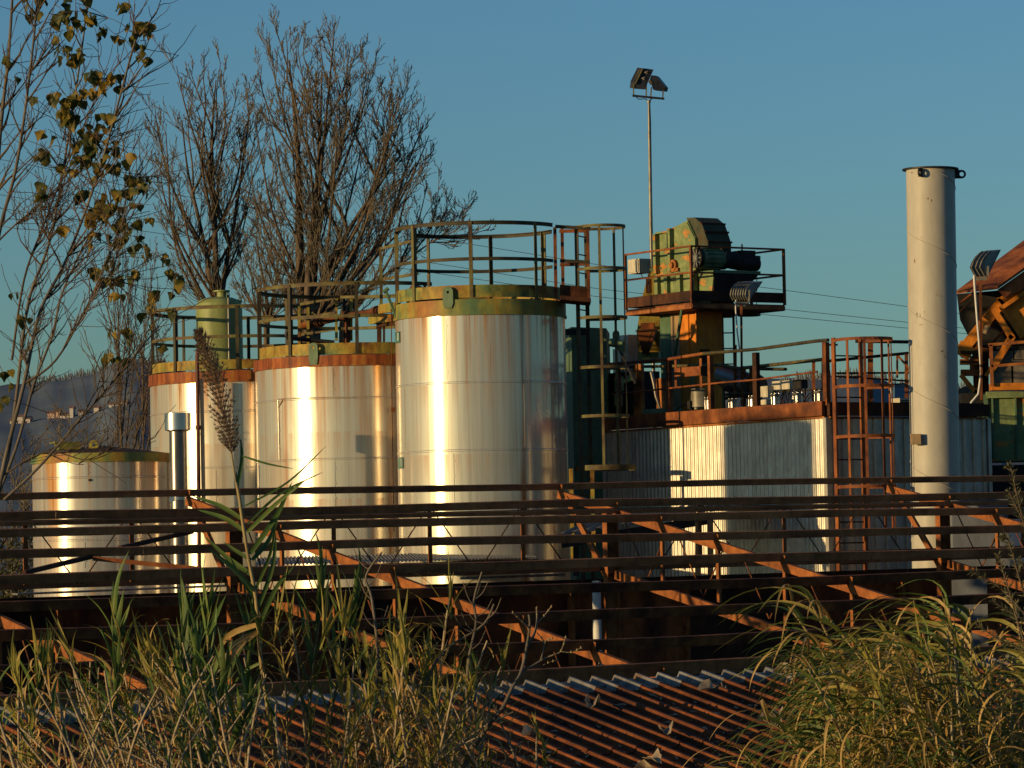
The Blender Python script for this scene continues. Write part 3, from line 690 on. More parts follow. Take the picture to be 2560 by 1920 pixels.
for xx, yy, YY in ((868, 790, 61.5), (942, 777.5, 60.65), (800, 805, 61.68)):
    p0 = at(xx, yy, YY); ax = (at(945, 777, 60.6) - at(868, 790, 61.5)).normalized(); mb.tube([p0 - ax * 0.03, p0 + ax * 0.03], 0.085, 14)
mb.tube([at(868, 790, 61.5), at(870, 840, 61.5), at(868, 862, 61.5)], 0.045, 10)
obj('bitumen_pipe', mb, M['rust'], base=at(868, 862, 61.5), label='rusty flanged pipe running along the walkway to the tallest tank', cat='pipe')
mb = MB().tube([at(718, 828, 61.2), at(716, 838, 61.2), at(720, 845, 61.2), at(752, 848, 61.4), at(836, 856, 61.4)], 0.035, 10)
obj('heating_pipe', mb, M['cable'], base=at(718, 846, 61.2), label='thin black curved pipe inside the second tank railing', cat='pipe')
mb = MB().tube([at(978, 778, 59.3), at(980, 1000, 59.3), at(985, 1330, 59.3)], 0.008, 6)
mb.box(at(983, 1024, 59.28), (0.03, 0, 0), (0, 0.02, 0), (0, 0, 0.035)); mb.bar(at(976, 775, 59.3), at(995, 775, 59.3), 0.02, 0.03)
obj('level_wire', mb, M['rust'], base=at(985, 1330, 59.3), label='thin hanging level wire with rusty weight between two tanks', cat='wire')
mb = MB().prism([at(1018, 728, 60), at(1030, 711, 60), at(1045, 717, 60), at(1046, 735, 60)], V((0.1, 0.2, 0)))
obj('cover_plate', mb, M['rust_orange'], base=at(1030, 735, 60), label='small rusty plate sticking up behind tallest tank railing', cat='plate')
# ------------------------------------------------------------------ corrugated hall with its railed deck
HK = 55.0
kc = at(2065, 1003, HK)                 # top of the near corner
ZD = kc.z                               # deck level
K0 = V((kc.x, kc.y, 0))
hall = thing('corrugated_hall', 'corrugated steel hall with rusty deck beam behind the purlins', 'building', (kc.x, kc.y, 0))
zw = ZD - 0.245                         # top of the sheeting
trap = [(k / 8.0, 0.0125 * (1 - math.cos(2 * math.pi * k / 8.0))) for k in range(8)]
L1, L2 = 5.5, 3.05
# left face (towards the sun), right face
mb = MB(); mb.smooth_next = True; mb.sheet(K0 - SA * L1, Z * zw, SA * L1, trap, 0.095, 1, both=-SB); obj('wall', mb, M['galv'], hall, 'left wall of narrow vertical corrugations')
trap2 = [(0, 0), (0.52, 0), (0.60, 0.03), (0.86, 0.03), (0.94, 0)]
mb = MB().sheet(K0, Z * zw, SB * L2, trap2, 0.19, 1, both=SA); obj('wall', mb, M['galv'], hall, 'right wall of wide vertical corrugations')
obj('corner_trim', MB().box(K0 - SB * 0.02 + SA * 0.02 + Z * zw / 2, SA * 0.035, SB * 0.035, Z * (zw / 2 + 0.004)), M['galv'], hall)
obj('corner_trim', MB().box(K0 + SB * (L2 + 0.01) + SA * 0.02 + Z * zw / 2, SA * 0.035, SB * 0.03, Z * (zw / 2 + 0.004)), M['galv'], hall)
obj('corner_trim', MB().box(K0 - SA * (L1 + .02) - SB * 0.01 + Z * zw / 2, SA * 0.05, SB * 0.03, Z * (zw / 2 - 0.003)), M['galv'], hall)
obj('edge_cap', MB().box(K0 - SA * L1 / 2 - SB * 0.012 + Z * (zw + 0.012), SA * L1 / 2, SB * 0.03, Z * 0.014).box(K0 + SB * L2 / 2 + SA * 0.016 + Z * (zw + 0.012), SB * (L2 / 2 - 0.04), SA * 0.03, Z * 0.012), M['rust_orange'], hall)
db = MB().box(K0 - SA * L1 / 2 - SB * 0.05 + Z * (ZD - 0.105), SA * (L1 / 2), SB * 0.03, Z * 0.105)
for k in range(4):
    for j in range(3):
        db.box(K0 - SA * (0.35 + 1.25 * k + 0.02 * (j % 2)) - SB * 0.081 + Z * (ZD - 0.06 - 0.03 * j), SA * 0.012, SB * 0.002, Z * 0.010)
obj('deck_beam', db, M['rail_rust'], hall)
obj('deck_beam', MB().box(K0 + SB * L2 / 2 + SA * 0.05 + Z * (ZD - 0.12), SB * (L2 / 2), SA * 0.03, Z * 0.09), M['rust_dark'], hall)
obj('deck', MB().box(K0 - SA * L1 / 2 + SB * L2 / 2 + Z * (ZD - 0.03), SA * (L1 / 2 - 0.02), SB * (L2 / 2 - 0.02), Z * 0.02), M['rust_dark'], hall)

def wl(x, inset=0.0):
    """the point over the hall's left wall line (moved in by inset) that the photo shows at column x"""
    u0 = at(x, 1000, 1.0); u = u0.x / u0.y
    o = K0 + SB * inset
    s = (o.x - u * o.y) / (SA.x - u * SA.y)
    return o - SA * s
def zat(p, x, y): return at(x, y, p.y).z
# front railing of the deck
rail = thing('deck_railing', 'rusty pipe railing along the front edge of hall deck', 'railing', K0 + Z * ZD)
pts = [(1520, 911), (1571, 907), (1667, 899), (1760, 884), (1895, 873), (2040, 853), (2074, 850)]
for (xa, ya), (xb, yb) in zip(pts, pts[1:]):
    p, q = wl(xa), wl(xb)
    obj('top_rail', MB().tube([V((p.x, p.y, zat(p, xa, ya))), V((q.x, q.y, zat(q, xb, yb)))], 0.026, 10), M['rail_rust'] if xa < 1750 else M['rail_dark'], rail)  # stretch standing in shadow gets the darker rail colour
pts = [(1530, 986), (1690, 969), (1808, 956), (1895, 949), (2045, 929)]
for (xa, ya), (xb, yb) in zip(pts, pts[1:]):
    p, q = wl(xa), wl(xb)
    obj('mid_rail', MB().tube([V((p.x, p.y, zat(p, xa, ya))), V((q.x, q.y, zat(q, xb, yb)))], 0.015, 8), M['rail_rust'], rail)
for x, yt, w_ in ((1544, 912, .055), (1671, 900, .075), (1775, 886, .06), (1889, 878, .095), (2064, 852, .085)):
    p = wl(x); zt = zat(p, x, yt)
    obj('post', MB().box(V((p.x, p.y, (ZD + zt) / 2 - 0.04)), SA * w_ / 2, SB * 0.012, Z * ((zt - ZD) / 2 + 0.02)).box(p + SB * 0.03 + SA * (w_ / 2 - .006) + Z * ((ZD + zt) / 2 - 0.04), SA * 0.005, SB * 0.03, Z * ((zt - ZD) / 2 + 0.02)), M['rust'] if x != 1889 else M['rust_dark'], rail)  # shade on the wide post is put in as darker rust
for xa, xb in ((1691, 1754),):
    for x in (xa, xb):
        p = wl(x); obj('picket', MB().box(V((p.x, p.y, (zat(p, x, 896) + zat(p, x, 968)) / 2)), SA * 0.028, SB * 0.006, Z * (zat(p, x, 896) - zat(p, x, 968)) / 2), M['rail_rust'], rail)
p, q = wl(1688, -0.035), wl(1753, -0.035)
p1 = V((p.x, p.y, zat(p, 1688, 920))); p2 = V((q.x, q.y, zat(q, 1753, 915))); p3_ = V((q.x, q.y, zat(q, 1753, 938))); p4 = V((p.x, p.y, zat(p, 1688, 944)))
obj('blank_sign', MB().prism([p1, p2, p3_, p4], SB * 0.006), M['rail_rust'], base=p4, label='rust covered rectangular sign plate hung on the deck railing', cat='sign')
# rear and side railings
rr = thing('deck_railing', 'worn pipe railing along far side of the hall deck', 'railing', K0 + SB * 2.6 + Z * ZD)
def seg(name, x0, y0, x1, y1, Y0, Y1, r_, m_, par): return obj(name, MB().tube([at(x0, y0, Y0), at(x1, y1, Y1)], r_, 8), M[m_], par)
seg('top_rail', 1808, 914, 1848, 921, 60.6, 60.4, 0.026, 'rail', rr)
seg('top_rail', 1848, 921, 2062, 898, 60.4, 57.0, 0.028, 'rail', rr)
seg('top_rail', 1530, 918, 1640, 916, 62.5, 62.2, 0.024, 'rail_dark', rr)
seg('top_rail', 1640, 916, 1808, 912, 62.2, 60.6, 0.024, 'rail', rr)
seg('mid_rail', 1815, 985, 2062, 973, 60.6, 57.2, 0.014, 'rail_dark', rr)
seg('mid_rail', 1540, 977, 1660, 972, 62.5, 62.2, 0.014, 'rail_rust', rr)
seg('loose_pipe', 1880, 922, 1965, 923, 59.8, 58.8, 0.025, 'rail_dark', rr)
for x, y0, y1, Yd in ((1861, 915, 1018, 60.2), (1877, 916, 1012, 60.1), (2034, 902, 1002, 57.4), (2058, 900, 1000, 57.0), (1838, 862, 1020, 60.5)):
    obj('post', MB().bar(at(x, y1, Yd), at(x, y0, Yd), 0.05, 0.03, V((0, 1, 0))), M['rust'], rr)
# railing of the right-hand side, running behind the caged ladder to the chimney
r3_ = thing('deck_railing', 'rusty railing from the hall corner past ladder to chimney', 'railing', K0 + SB * 1.5 + Z * ZD)
for x0, y0, x1, y1, h in ((2066, 862, 2092, 862, .03), (2140, 853, 2278, 855, .05), (2066, 903, 2278, 882, .045), (2090, 933, 2278, 932, .03), (2090, 941, 2278, 953, .025), (2170, 968, 2278, 957, .02)):
    obj('hand_rail', MB().bar(at(x0, y0, 56.2), at(x1, y1, 57.2), 0.03, h), M['rust_dark'], r3_)
for x, y0, y1, w_ in ((2120, 900, 1010, .03), (2176, 850, 1040, .08), (2266, 885, 1000, .05), (2243, 888, 945, .03)):
    obj('post', MB().bar(at(x, y1, 56.9), at(x, y0, 56.9), w_, 0.03, V((0, 1, 0))), M['rust'], r3_)
obj('bracket', MB().bar(at(2244, 888, 56.9), at(2280, 930, 56.9), 0.04, 0.03).bar(at(2280, 918, 56.9), at(2262, 935, 56.9), 0.04, 0.03), M['rust_orange'], r3_)

# things on the deck
def on_deck(x, inset): p = wl(x, inset); return V((p.x, p.y, ZD - 0.01))
def cyl(x, inset, h, r_, m_, lab):
    p = on_deck(x, inset)
    root = thing('air_cylinder', lab, 'cylinder', p, 'actuator cylinders on the deck')
    obj('barrel', MB().lathe(p, [(r_, 0.02), (r_, h - 0.02)], 20), M[m_], root)
    obj('end_cap', MB().box(p + Z * (h - 0.012), SA * r_ * 1.05, SB * r_ * 1.05, Z * 0.022).box(p + Z * 0.012, SA * r_ * 1.05, SB * r_ * 1.05, Z * 0.02), M['dull_steel'], root)
    for sx in (-1, 1):
        for sy in (-1, 1): obj('tie_rod', MB().tube([p + SA * sx * r_ * .92 + SB * sy * r_ * .92, p + SA * sx * r_ * .92 + SB * sy * r_ * .92 + Z * (h + 0.02)], 0.006, 6), M['stainless'], root)
    return root
cyl(1831, 0.5, 0.17, 0.042, 'dull_steel', 'dull metal actuator cylinder between orange column and wide rail post')
cyl(1881, 0.25, 0.17, 0.042, 'stainless', 'bright sunlit actuator cylinder just left of wide rail post')
cyl(1938, 0.25, 0.18, 0.042, 'stainless', 'bright sunlit actuator cylinder right of the cream cabinet')
cyl(1994, 0.25, 0.17, 0.050, 'dull_steel', 'shaded actuator cylinder under the black junction box')
cyl(2050, 0.15, 0.17, 0.060, 'dull_steel', 'shaded actuator cylinder at the near corner of deck')
cyl(1771, 0.2, 0.20, 0.040, 'dull_steel', 'shaded actuator cylinder standing before the orange tower column')
def abox(name, lab, cat, x0, y0, x1, y1, inset, dep, m_, par=None):
    p = on_deck((x0 + x1) / 2, inset); Yd = p.y
    a, b = at(x0, y0, Yd), at(x1, y1, Yd)
    hw = (b.x - a.x) / 2; c = V(((a.x + b.x) / 2, Yd, (a.z + b.z) / 2))
    d1 = SA if m_ != 'x' else SB
    mb = MB().box(c, SB * hw * 0.8, SA * dep, Z * (a.z - b.z) / 2)
    mb.box(c - SB * (hw * 0.8 + .004), SA * dep * .85, SB * .003, Z * (a.z - b.z) / 2 * .85)
    return mb, V((c.x, c.y, b.z))
mb, b_ = abox('', '', '', 1904, 966, 1928, 993, .45, .10, 'cream'); mb2, _ = abox('', '', '', 1899, 1000, 1932, 1012, .45, .10, 'cream'); mb.add(mb2.v, mb2.f)
obj('control_cabinet', mb, M['cream'], base=b_, label='cream cabinet in two blocks right of wide rail post', cat='cabinet')
mb, b_ = abox('', '', '', 1937, 953, 1954, 974, .55, .10, 'cream'); obj('junction_box', mb, M['cream'], base=b_, label='small cream junction box, left of the pair above cables', cat='box')
mb, b_ = abox('', '', '', 1958, 952, 1985, 973, .50, .10, 'cream'); obj('junction_box', mb, M['cream'], base=b_, label='wider cream junction box between small cream and black boxes', cat='box')
mb, b_ = abox('', '', '', 1987, 950, 2014, 971, .45, .10, 'black'); obj('junction_box', mb, M['black'], base=b_, label='black junction box right of the two cream boxes', cat='box')
st_ = MB()
for x in (1937, 1957, 2013): p = on_deck(x, .58); st_.bar(V((p.x, p.y, ZD)), at(x, 955, p.y), .02, .02, V((0, 1, 0)))
p = on_deck(1975, .58); obj('box_stand', st_, M['rust_dark'], base=V((p.x, p.y, ZD)), label='thin rusty stand carrying the junction boxes on deck', cat='stand')
cb = MB()
for k in range(30):
    x0 = random.uniform(1953, 2008); p0 = on_deck(x0, .5); x1 = x0 + random.uniform(-18, 18); p1 = on_deck(x1, random.uniform(.1, .5))
    q0 = at(x0, 972, p0.y); q1 = V((p1.x, p1.y, ZD + 0.01)); mid = (q0 + q1) / 2 + V((random.uniform(-.05, .05), 0, random.uniform(-.05, .02)))
    cb.tube([q0, q0 * .6 + mid * .4 - Z * .02, mid, mid * .4 + q1 * .6, q1], 0.006, 5)
obj('cable_bundle', cb, M['cable'], base=V((p.x, p.y, ZD)), label='tangle of thin cables hanging under the junction boxes', cat='cables')
hs = MB()
for xa, xb, yt in ((1815, 1826, 1003), (1845, 1857, 1000), (2012, 2030, 985), (2019, 2042, 984), (1868, 1875, 990)):
    p0, p1 = on_deck(xa, .4), on_deck(xb, .4)
    hs.tube([p0, at(xa + 1, yt + 14, p0.y), at((xa + xb) / 2 + 1, yt, p0.y), at(xb, yt - 4, p1.y)], 0.008, 6)
obj('air_hose', hs, M['cable'], base=on_deck(1830, .4), label='looping black air hoses between the actuator cylinders', cat='hoses')
ac = thing('actuator', 'grey and white electric actuator under a bent shield on deck', 'actuator', on_deck(1735, .4))
p = on_deck(1735, .4)
obj('shield', MB().lathe(at(1738, 995, p.y) + SB * .1, [(0.17, -.14), (0.17, .14)], 12, -60, 20), M['lamp_grey'], ac)
obj('motor', MB().tube([at(1728, 1025, p.y), at(1732, 985, p.y)], 0.035, 12).box(at(1727, 1012, p.y), SA * .05, SB * .05, Z * .06), M['black'], ac)
obj('housing', MB().tube([at(1742, 1000, p.y), at(1741, 1024, p.y)], 0.045, 12).tube([at(1735, 999, p.y), at(1749, 1001, p.y)], 0.03, 10), M['lamp_grey'], ac)
obj('lever', MB().tube([at(1680, 1030, p.y), at(1725, 1004, p.y)], 0.012, 6), M['cable'], ac)
p = V(at(2256, 1016, 56.9)); acu = thing('air_conditioner', 'cream air conditioner block between ladder and chimney', 'air conditioner', p - Z * .13)
obj('casing', MB().box(p, SA * .10, SB * .13, Z * .12), M['cream'], acu)
lv = MB()
for k in range(8): lv.box(p + SA * .105 - Z * (.09 - .025 * k), SA * .008, SB * .12, Z * .006)
obj('louvre', lv, M['black'], acu)
p = on_deck(2225, 0); q = at(2229, 985, 57.4); obj('vent_pipe', MB().lathe(V((q.x, q.y, ZD)), [(.045, 0), (.045, .34), (.05, .34), (.05, .36), (0, .36)], 20), M['stainless'], base=V((q.x, q.y, ZD)), label='short bright steel vent pipe left of chimney', cat='pipe')
# screw conveyor behind the railing
p, q = at(1812, 940, 61.4), at(1885, 968, 60.2)
mb = MB().tube([p, q], 0.19, 18).tube([q, q + (q - p).normalized() * .05], 0.22, 18).tube([at(1846, 945, 60.9), at(1868, 958, 60.5)], 0.13, 14)
obj('screw_conveyor', mb, M['dull_steel'], base=q - Z * .3, label='dark slanting screw conveyor tube right of orange tower column', cat='conveyor')
obj('conveyor_prop', MB().bar(at(1812, 972, 60.9), at(1858, 992, 60.4), .04, .06).bar(at(1812, 996, 60.9), at(1856, 988, 60.4), .03, .05), M['rust_dark'], base=at(1830, 1000, 60.6), label='dark steel strut under the slanting screw conveyor', cat='strut')

# clutter of machinery at the back left of the deck (dark, green and orange)
mc = thing('deck_machine', 'dark green and orange machine block at left end of deck', 'machine', at(1600, 1020, 62.0))
obj('frame', MB().box(at(1575, 1000, 62.6), SA * .5, SB * .25, Z * .45), M['black'], mc)
obj('orange_panel', MB().box(at(1597, 975, 62.0), SA * .12, SB * .03, Z * .42), M['rust_orange'], mc); obj('orange_panel', MB().box(at(1653, 1000, 61.2), SA * .10, SB * .02, Z * .35), M['rust_orange'], mc)
obj('green_panel', MB().box(at(1548, 960, 61.8), SA * .10, SB * .02, Z * .12).box(at(1546, 1000, 61.8), SA * .09, SB * .02, Z * .10).prism([at(1548, 958, 61.7), at(1580, 930, 61.7), at(1584, 950, 61.7), at(1560, 958, 61.7)], SB * .05), M['green_machine'], mc)
obj('kick_plate', MB().box(at(1655, 1030, 60.2), SA * .5, SB * .02, Z * .06), M['green'], mc)
for xx, y0, y1 in ((1655, 925, 1035), (1728, 935, 975), (1735, 935, 978), (1808, 918, 1020)):
    obj('green_post', MB().bar(at(xx, y1, 61.3), at(xx, y0, 61.3), .03, .03, V((0, 1, 0))), M['green'], mc)
obj('hose', MB().tube([at(1628, 930, 61.2), at(1635, 960, 61.2), at(1640, 990, 61.2), at(1652, 1025, 61.2)], .03, 8), M['dull_steel'], mc)

# caged rust ladder at the right wall of the hall
zq = lambda y: at(2150, y, 54.6).z
lp = K0 + SB * 0.17 + SA * 0.30
lad2 = thing('caged_ladder', 'rust red caged ladder climbing the right wall of corrugated hall', 'ladder', lp)
cage_ladder(lad2, (lp.x, lp.y), SB, SA, 0.50, 0.3, zq(842), [zq(1217), zq(1092), zq(967), zq(850)], 0.40, (M['rail_rust'], M['rust_dark'], M['rail_rust'], M['rail_rust']), zq(1330), 0.30, 5, (0.07, 0.03))

# ------------------------------------------------------------------ tall green vessel behind the tank ladder
gv = thing('green_silo_box', 'tall dark green steel casing behind the caged tank ladder', 'casing', at(1478, 1400, 62.0) * 1.0 - Z * at(1478, 1400, 62).z)
pc = at(1478, 1400, 62.0); zt = at(1478, 822, 62.0).z
obj('shell', MB().prism([at(1405, 1400, 63.2).xy.to_3d(), at(1440, 1400, 61.4).xy.to_3d(), at(1528, 1400, 61.9).xy.to_3d(), at(1536, 1400, 63.4).xy.to_3d()], Z * zt), M['green_dark'], gv)
mb = MB()
for xx, yy in ((1427, 840), (1512, 848)): mb.box(at(xx, yy, 61.35), (.02, 0, 0), (0, .02, 0), (0, 0, .03))
for k in range(14): mb.box(at(1445 + (k % 2) * 68, 860 + 30 * k, 61.36 + (k % 2) * .35), (.018, 0, 0), (0, .02, 0), (0, 0, .018))
obj('bolt_cleat', mb, M['green_dark'], gv)
mb = MB(); lug(mb, at(1540, 835, 61.8), V((.9, .4, 0)), V((.4, -.9, 0)), Z, .06, .14, .025, .02); obj('lifting_lug', mb, M['green_dark'], gv)
obj('pipe_stub', MB().tube([at(1526, 856, 61.7), at(1560, 862, 61.6)], .07, 12).tube([at(1550, 864, 61.6), at(1560, 880, 61.6)], .05, 10), M['green_dark'], gv)
obj('top_beam', MB().box(at(1440, 830, 61.2), (.18, .05, 0), (-.01, .04, 0), (0, 0, .05)), M['black'], gv)
obj('rain_pipe', MB().tube([at(1546, 868, 61.8), at(1590, 960, 61.2)], .025, 8), M['cable'], base=at(1590, 960, 61.2), label='thin black pipe slanting down right of the green casing', cat='pipe')
obj('vent_duct', MB().box(at(1572, 890, 63.5), SA * .12, SB * .10, Z * .35).box(at(1550, 905, 63.6), SA * .12, SB * .06, Z * .22), M['galv'], base=at(1572, 930, 63.5), label='pale grey box duct rising behind the green casing', cat='duct')

# ------------------------------------------------------------------ elevator tower
TC = at(1730, 757, 62.0)                       # front corner of its platform (floor)
def tp(la, lb, z): return TC + SA * la + SB * lb + Z * z
PA, PB = 1.84, 1.92
tw = thing('elevator_tower', 'bucket elevator tower, green head on an orange column with railed platform', 'elevator', tp(-.8, .7, 0) * 1.0 - Z * TC.z)
obj('column', MB().box(tp(-.80, .68, -2.6), SA * .385, SB * .245, Z * 2.5), M['orange'], tw)
obj('column_strip', MB().box(tp(-1.05, .428, -1.0), SA * .12, SB * .006, Z * .96), M['tan'], tw)
obj('green_duct', MB().box(tp(-1.36, .62, -2.6), SA * .165, SB * .16, Z * 2.5), M['green'], tw)
obj('column_flange', MB().box(tp(-.72, .424, -1.2), SA * .05, SB * .010, Z * 1.1).box(tp(-.43, .66, -1.2), SA * .012, SB * .27, Z * 1.15), M['orange'], tw)
obj('access_panel', MB().box(tp(-.43, .55, -.95), SA * .02, SB * .10, Z * .22), M['rust_dark'], tw)
pf = obj('platform', MB().box(tp(-PA / 2, PB / 2, -.045), SA * PA / 2, SB * PB / 2, Z * .05), M['rail_rust'], tw)
obj('edge_angle', MB().box(tp(-PA / 2, -.006, -.055), SA * PA / 2, SB * .008, Z * .035).box(tp(.006, PB / 2, -.05), SA * .008, SB * PB / 2, Z * .03), M['rust_orange'], pf)
obj('toe_board', MB().box(tp(-PA / 2, .006, .12), SA * PA / 2, SB * .005, Z * .085).box(tp(-.006, PB / 2, .12), SA * .005, SB * PB / 2, Z * .085).box(tp(-PA + .005, PB / 2, .12), SA * .005, SB * PB / 2, Z * .085), M['rust_dark'], pf)
for la, lb in ((0, 0), (-PA, 0), (0, PB), (-PA, PB), (-.9, PB)):
    obj('rail_post', MB().box(tp(la, lb, .47), SA * .02, SB * .02, Z * .47), M['rail_rust'], tw)
for z_ in (.93, .50):
    for a_, b_ in (((0, 0), (-PA, 0)), ((0, 0), (0, PB)), ((0, PB), (-PA, PB)), ((-PA, PB), (-PA, .9))):
        obj('guard_rail', MB().bar(tp(*a_, z_), tp(*b_, z_), .03, .03), M['rail_rust'], tw)
obj('brace', MB().tube([tp(-.30, .02, -.08), tp(-1.05, .36, -1.0)], .028, 8), M['green'], tw)
M['hood'] = mat('dark_hood', [(0.3, (0.03, 0.03, 0.02)), (0.5, (0.06, 0.07, 0.04)), (0.75, (0.10, 0.06, 0.03))], (3, 3, 3), 0.7, 0, 0.2)  # hood toned darker than the green head casing
# head casing
prof = [(-1.50, 0.02), (-.42, 0.02), (-.42, 1.12), (-.64, 1.42), (-1.06, 1.33), (-1.10, 1.28), (-1.50, 1.30)]
head = obj('head_casing', MB().prism([tp(la, .42, z) for la, z in prof], SB * .50), M['green_machine'], tw)
obj('side_cover', MB().prism([tp(la, .395, z) for la, z in [(-1.02, .58), (-.41, .58), (-.41, 1.1), (-.63, 1.39), (-.95, 1.31)]], SB * .03), M['green_machine'], head)
mb = MB()
for la in (-1.47, -1.20, -.84, -.45): mb.box(tp(la, .385, .28), SA * .045, SB * .035, Z * .26)
for la, h_ in ((-1.47, .33), (-1.06, .36)): mb.box(tp(la, .375, .60 + h_), SA * .035, SB * .045, Z * h_)
mb.box(tp(-1.24, .38, 1.27), SA * .2, SB * .04, Z * .014)
mb.box(tp(-1.13, .36, 1.12), SA * .05, SB * .05, Z * .12)
for k in range(9): mb.box(tp(-1.40 + .11 * k, .372, .56), SA * .010, SB * .006, Z * .010)
mb.box(tp(-.96, .405, .56), SA * .54, SB * .03, Z * .018)
obj('stiffener', mb, M['green_machine'], head)
mb = MB()
for k, (la, z) in enumerate(((-.50, 0.95), (-.58, 1.05), (-.66, 1.14))): mb.box(tp(la + .10, .67, z + .02), SA * .04 + Z * -.03, SB * .26, (SA * .5 + Z * .7) * .02)
hood = [(-.44, .60), (-.16, .62), (-.14, 1.02), (-.30, 1.34), (-.50, 1.46), (-.72, 1.47), (-.66, 1.38), (-.44, 1.1)]
obj('hood', MB().prism([tp(la, .46, z) for la, z in hood], SB * .48).add(mb.v, mb.f), M['hood'], head)
mb = MB()
for la, z in ((-.145, .86), (-.14, 1.03), (-.22, 1.20), (-.31, 1.345)): mb.box(tp(la, .70, z), SA * .022, SB * .25, Z * .014)
obj('hood_cleat', mb, M['rust_dark'], head)
mb = MB(); lug(mb, tp(-.3, .95, 1.05), SB, SA, Z, .03, .05, .018, .01); lug(mb, tp(-1.3, .5, 1.22), SA, SB, Z, .03, .05, .018, .01); obj('lifting_eye', mb, M['rust_dark'], head)
obj('bearing', MB().tube([tp(-.98, .34, .70), tp(-.98, .43, .70)], .095, 18).tube([tp(-.98, .30, .70), tp(-.98, .35, .70)], .05, 14).box(tp(-.98, .38, .62), SA * .14, SB * .03, Z * .03), M['rust_orange'], tw)
# motor and gearbox
mo = obj('motor', MB().tube([tp(-.06, .20, .74), tp(-.06, .66, .74)], .155, 28), M['green'], tw)
mb = MB()
for k in range(14):
    a = 2 * math.pi * k / 14; mb.box(tp(-.06, .43, .74) + (SA * math.cos(a) + Z * math.sin(a)) * .162, (SA * math.cos(a) + Z * math.sin(a)) * .014, (SA * -math.sin(a) + Z * math.cos(a)) * .005, SB * .17)
obj('cooling_fin', mb, M['green'], mo)
mb = MB().tube([tp(-.06, .14, .74), tp(-.06, .21, .74)], .165, 28)
obj('fan_cover', mb, M['black'], mo)
mb = MB()
for k in range(10):
    a = 2 * math.pi * k / 10; e = SA * math.cos(a) + Z * math.sin(a); mb.bar(tp(-.06, .135, .74) + e * .03, tp(-.06, .135, .74) + e * .15, .022, .008, SB)
mb.tube([tp(-.06, .125, .74), tp(-.06, .14, .74)], .04, 14)
obj('fan_grille', mb, M['pole'], mo)
gb = obj('gearbox', MB().tube([tp(-.06, .66, .74), tp(-.06, .72, .74)], .175, 24).tube([tp(-.06, .72, .73), tp(-.06, 1.02, .71)], [.13, .15], 20).box(tp(-.10, 1.16, .74), SA * .13, SB * .15, Z * .15).tube([tp(-.06, 1.02, .68), tp(-.06, 1.40, .68)], .12, 18), M['black'], tw)
mb = MB(); lug(mb, tp(-.06, .70, .93), SB, SA, Z, .03, .05, .017, .012); mb.tube([tp(-.06, 1.1, .9), tp(-.06, 1.1, 1.0)], .014, 8); obj('eye_bolt', mb, M['black'], gb)
# discharge chute
obj('chute', MB().hull8([tp(-.42, .50, .02), tp(-.10, .50, .02), tp(-.10, .92, .02), tp(-.42, .92, .02)], [tp(-.42, .46, .50), tp(.02, .46, .50), tp(.02, 1.38, .50), tp(-.42, 1.38, .50)]), M['black'], tw)
obj('chute_flange', MB().box(tp(-.20, .92, .525), SA * .24, SB * .48, Z * .025), M['green'], tw)
obj('chute_side', MB().prism([tp(-.42, .452, .02), tp(-.14, .492, .02), tp(.02, .452, .50), tp(-.42, .452, .50)], SB * -.006), M['green_machine'], tw)
obj('conduit', MB().tube([tp(-.28, .28, .55), tp(-.40, .30, .45), tp(-.42, .32, .2), tp(-.38, .34, .03)], .022, 8), M['rust'], tw)
# electric box on the far corner with hanging cables
eb = obj('electric_box', MB().box(tp(-1.92, .35, .75), SA * .16, SB * .12, Z * .12).box(tp(-1.92, .22, .75), SA * .14, SB * .008, Z * .10), M['cream'], tw)
obj('box_cable', MB().tube([tp(-1.95, .4, .63), tp(-1.9, .4, .55), tp(-1.8, .45, .57), tp(-1.72, .5, .8)], .008, 6).tube([tp(-1.75, .4, .63), tp(-1.74, .4, .4), tp(-1.72, .42, .2), tp(-1.8, .45, .08)], .008, 6), M['cable'], eb)
obj('green_bracket', MB().box(tp(-1.55, .42, .68), SA * .16, SB * .015, Z * .02).box(tp(-1.52, .42, .58), SA * .03, SB * .03, Z * .12), M['green'], tw)

# hopper and leaning dust duct left of the tower
hp_ = thing('dust_hopper', 'leaning yellow brown duct with funnel hopper left of tower', 'hopper', at(1615, 1010, 64.5))
obj('duct', MB().prism([at(1625, 670, 64.6), at(1648, 668, 64.6), at(1650, 905, 64.6), at(1588, 905, 64.6), at(1592, 830, 64.6), at(1604, 748, 64.6)], V((.12, .35, 0))), M['paint_yellow'], hp_)
obj('funnel', MB().hull8([at(1606, 885, 64.0), at(1620, 885, 64.0), at(1622, 885, 64.4), at(1608, 885, 64.4)], [at(1592, 827, 64.0), at(1641, 822, 64.0), at(1646, 822, 64.5), at(1598, 826, 64.5)]), M['rust'], hp_)
obj('funnel_rim', MB().bar(at(1589, 828, 63.97), at(1643, 823, 63.97), .03, .03).bar(at(1609, 884, 63.93), at(1633, 826, 63.93), .03, .02), M['rust_dark'], hp_)
obj('rust_patch', MB().prism([at(1602, 808, 64.0), at(1634, 806, 64.0), at(1636, 822, 64.0), at(1602, 824, 64.0)], V((.02, .1, 0))), M['rust_plate'], hp_); obj('rust_patch', MB().box(at(1622, 715, 64.5), (.05, .02, 0), (0, .02, 0), (0, 0, .12)), M['rust_plate'], hp_)
obj('valve', MB().tube([at(1574, 864, 64.2), at(1600, 862, 64.2)], .035, 10).tube([at(1580, 858, 64.2), at(1592, 868, 64.2)], .06, 10), M['paint_yellow'], hp_)
obj('outlet', MB().prism([at(1588, 880, 64.2), at(1646, 880, 64.2), at(1646, 905, 64.2), at(1586, 908, 64.2)], V((.1, .3, 0))), M['green_machine'], hp_)

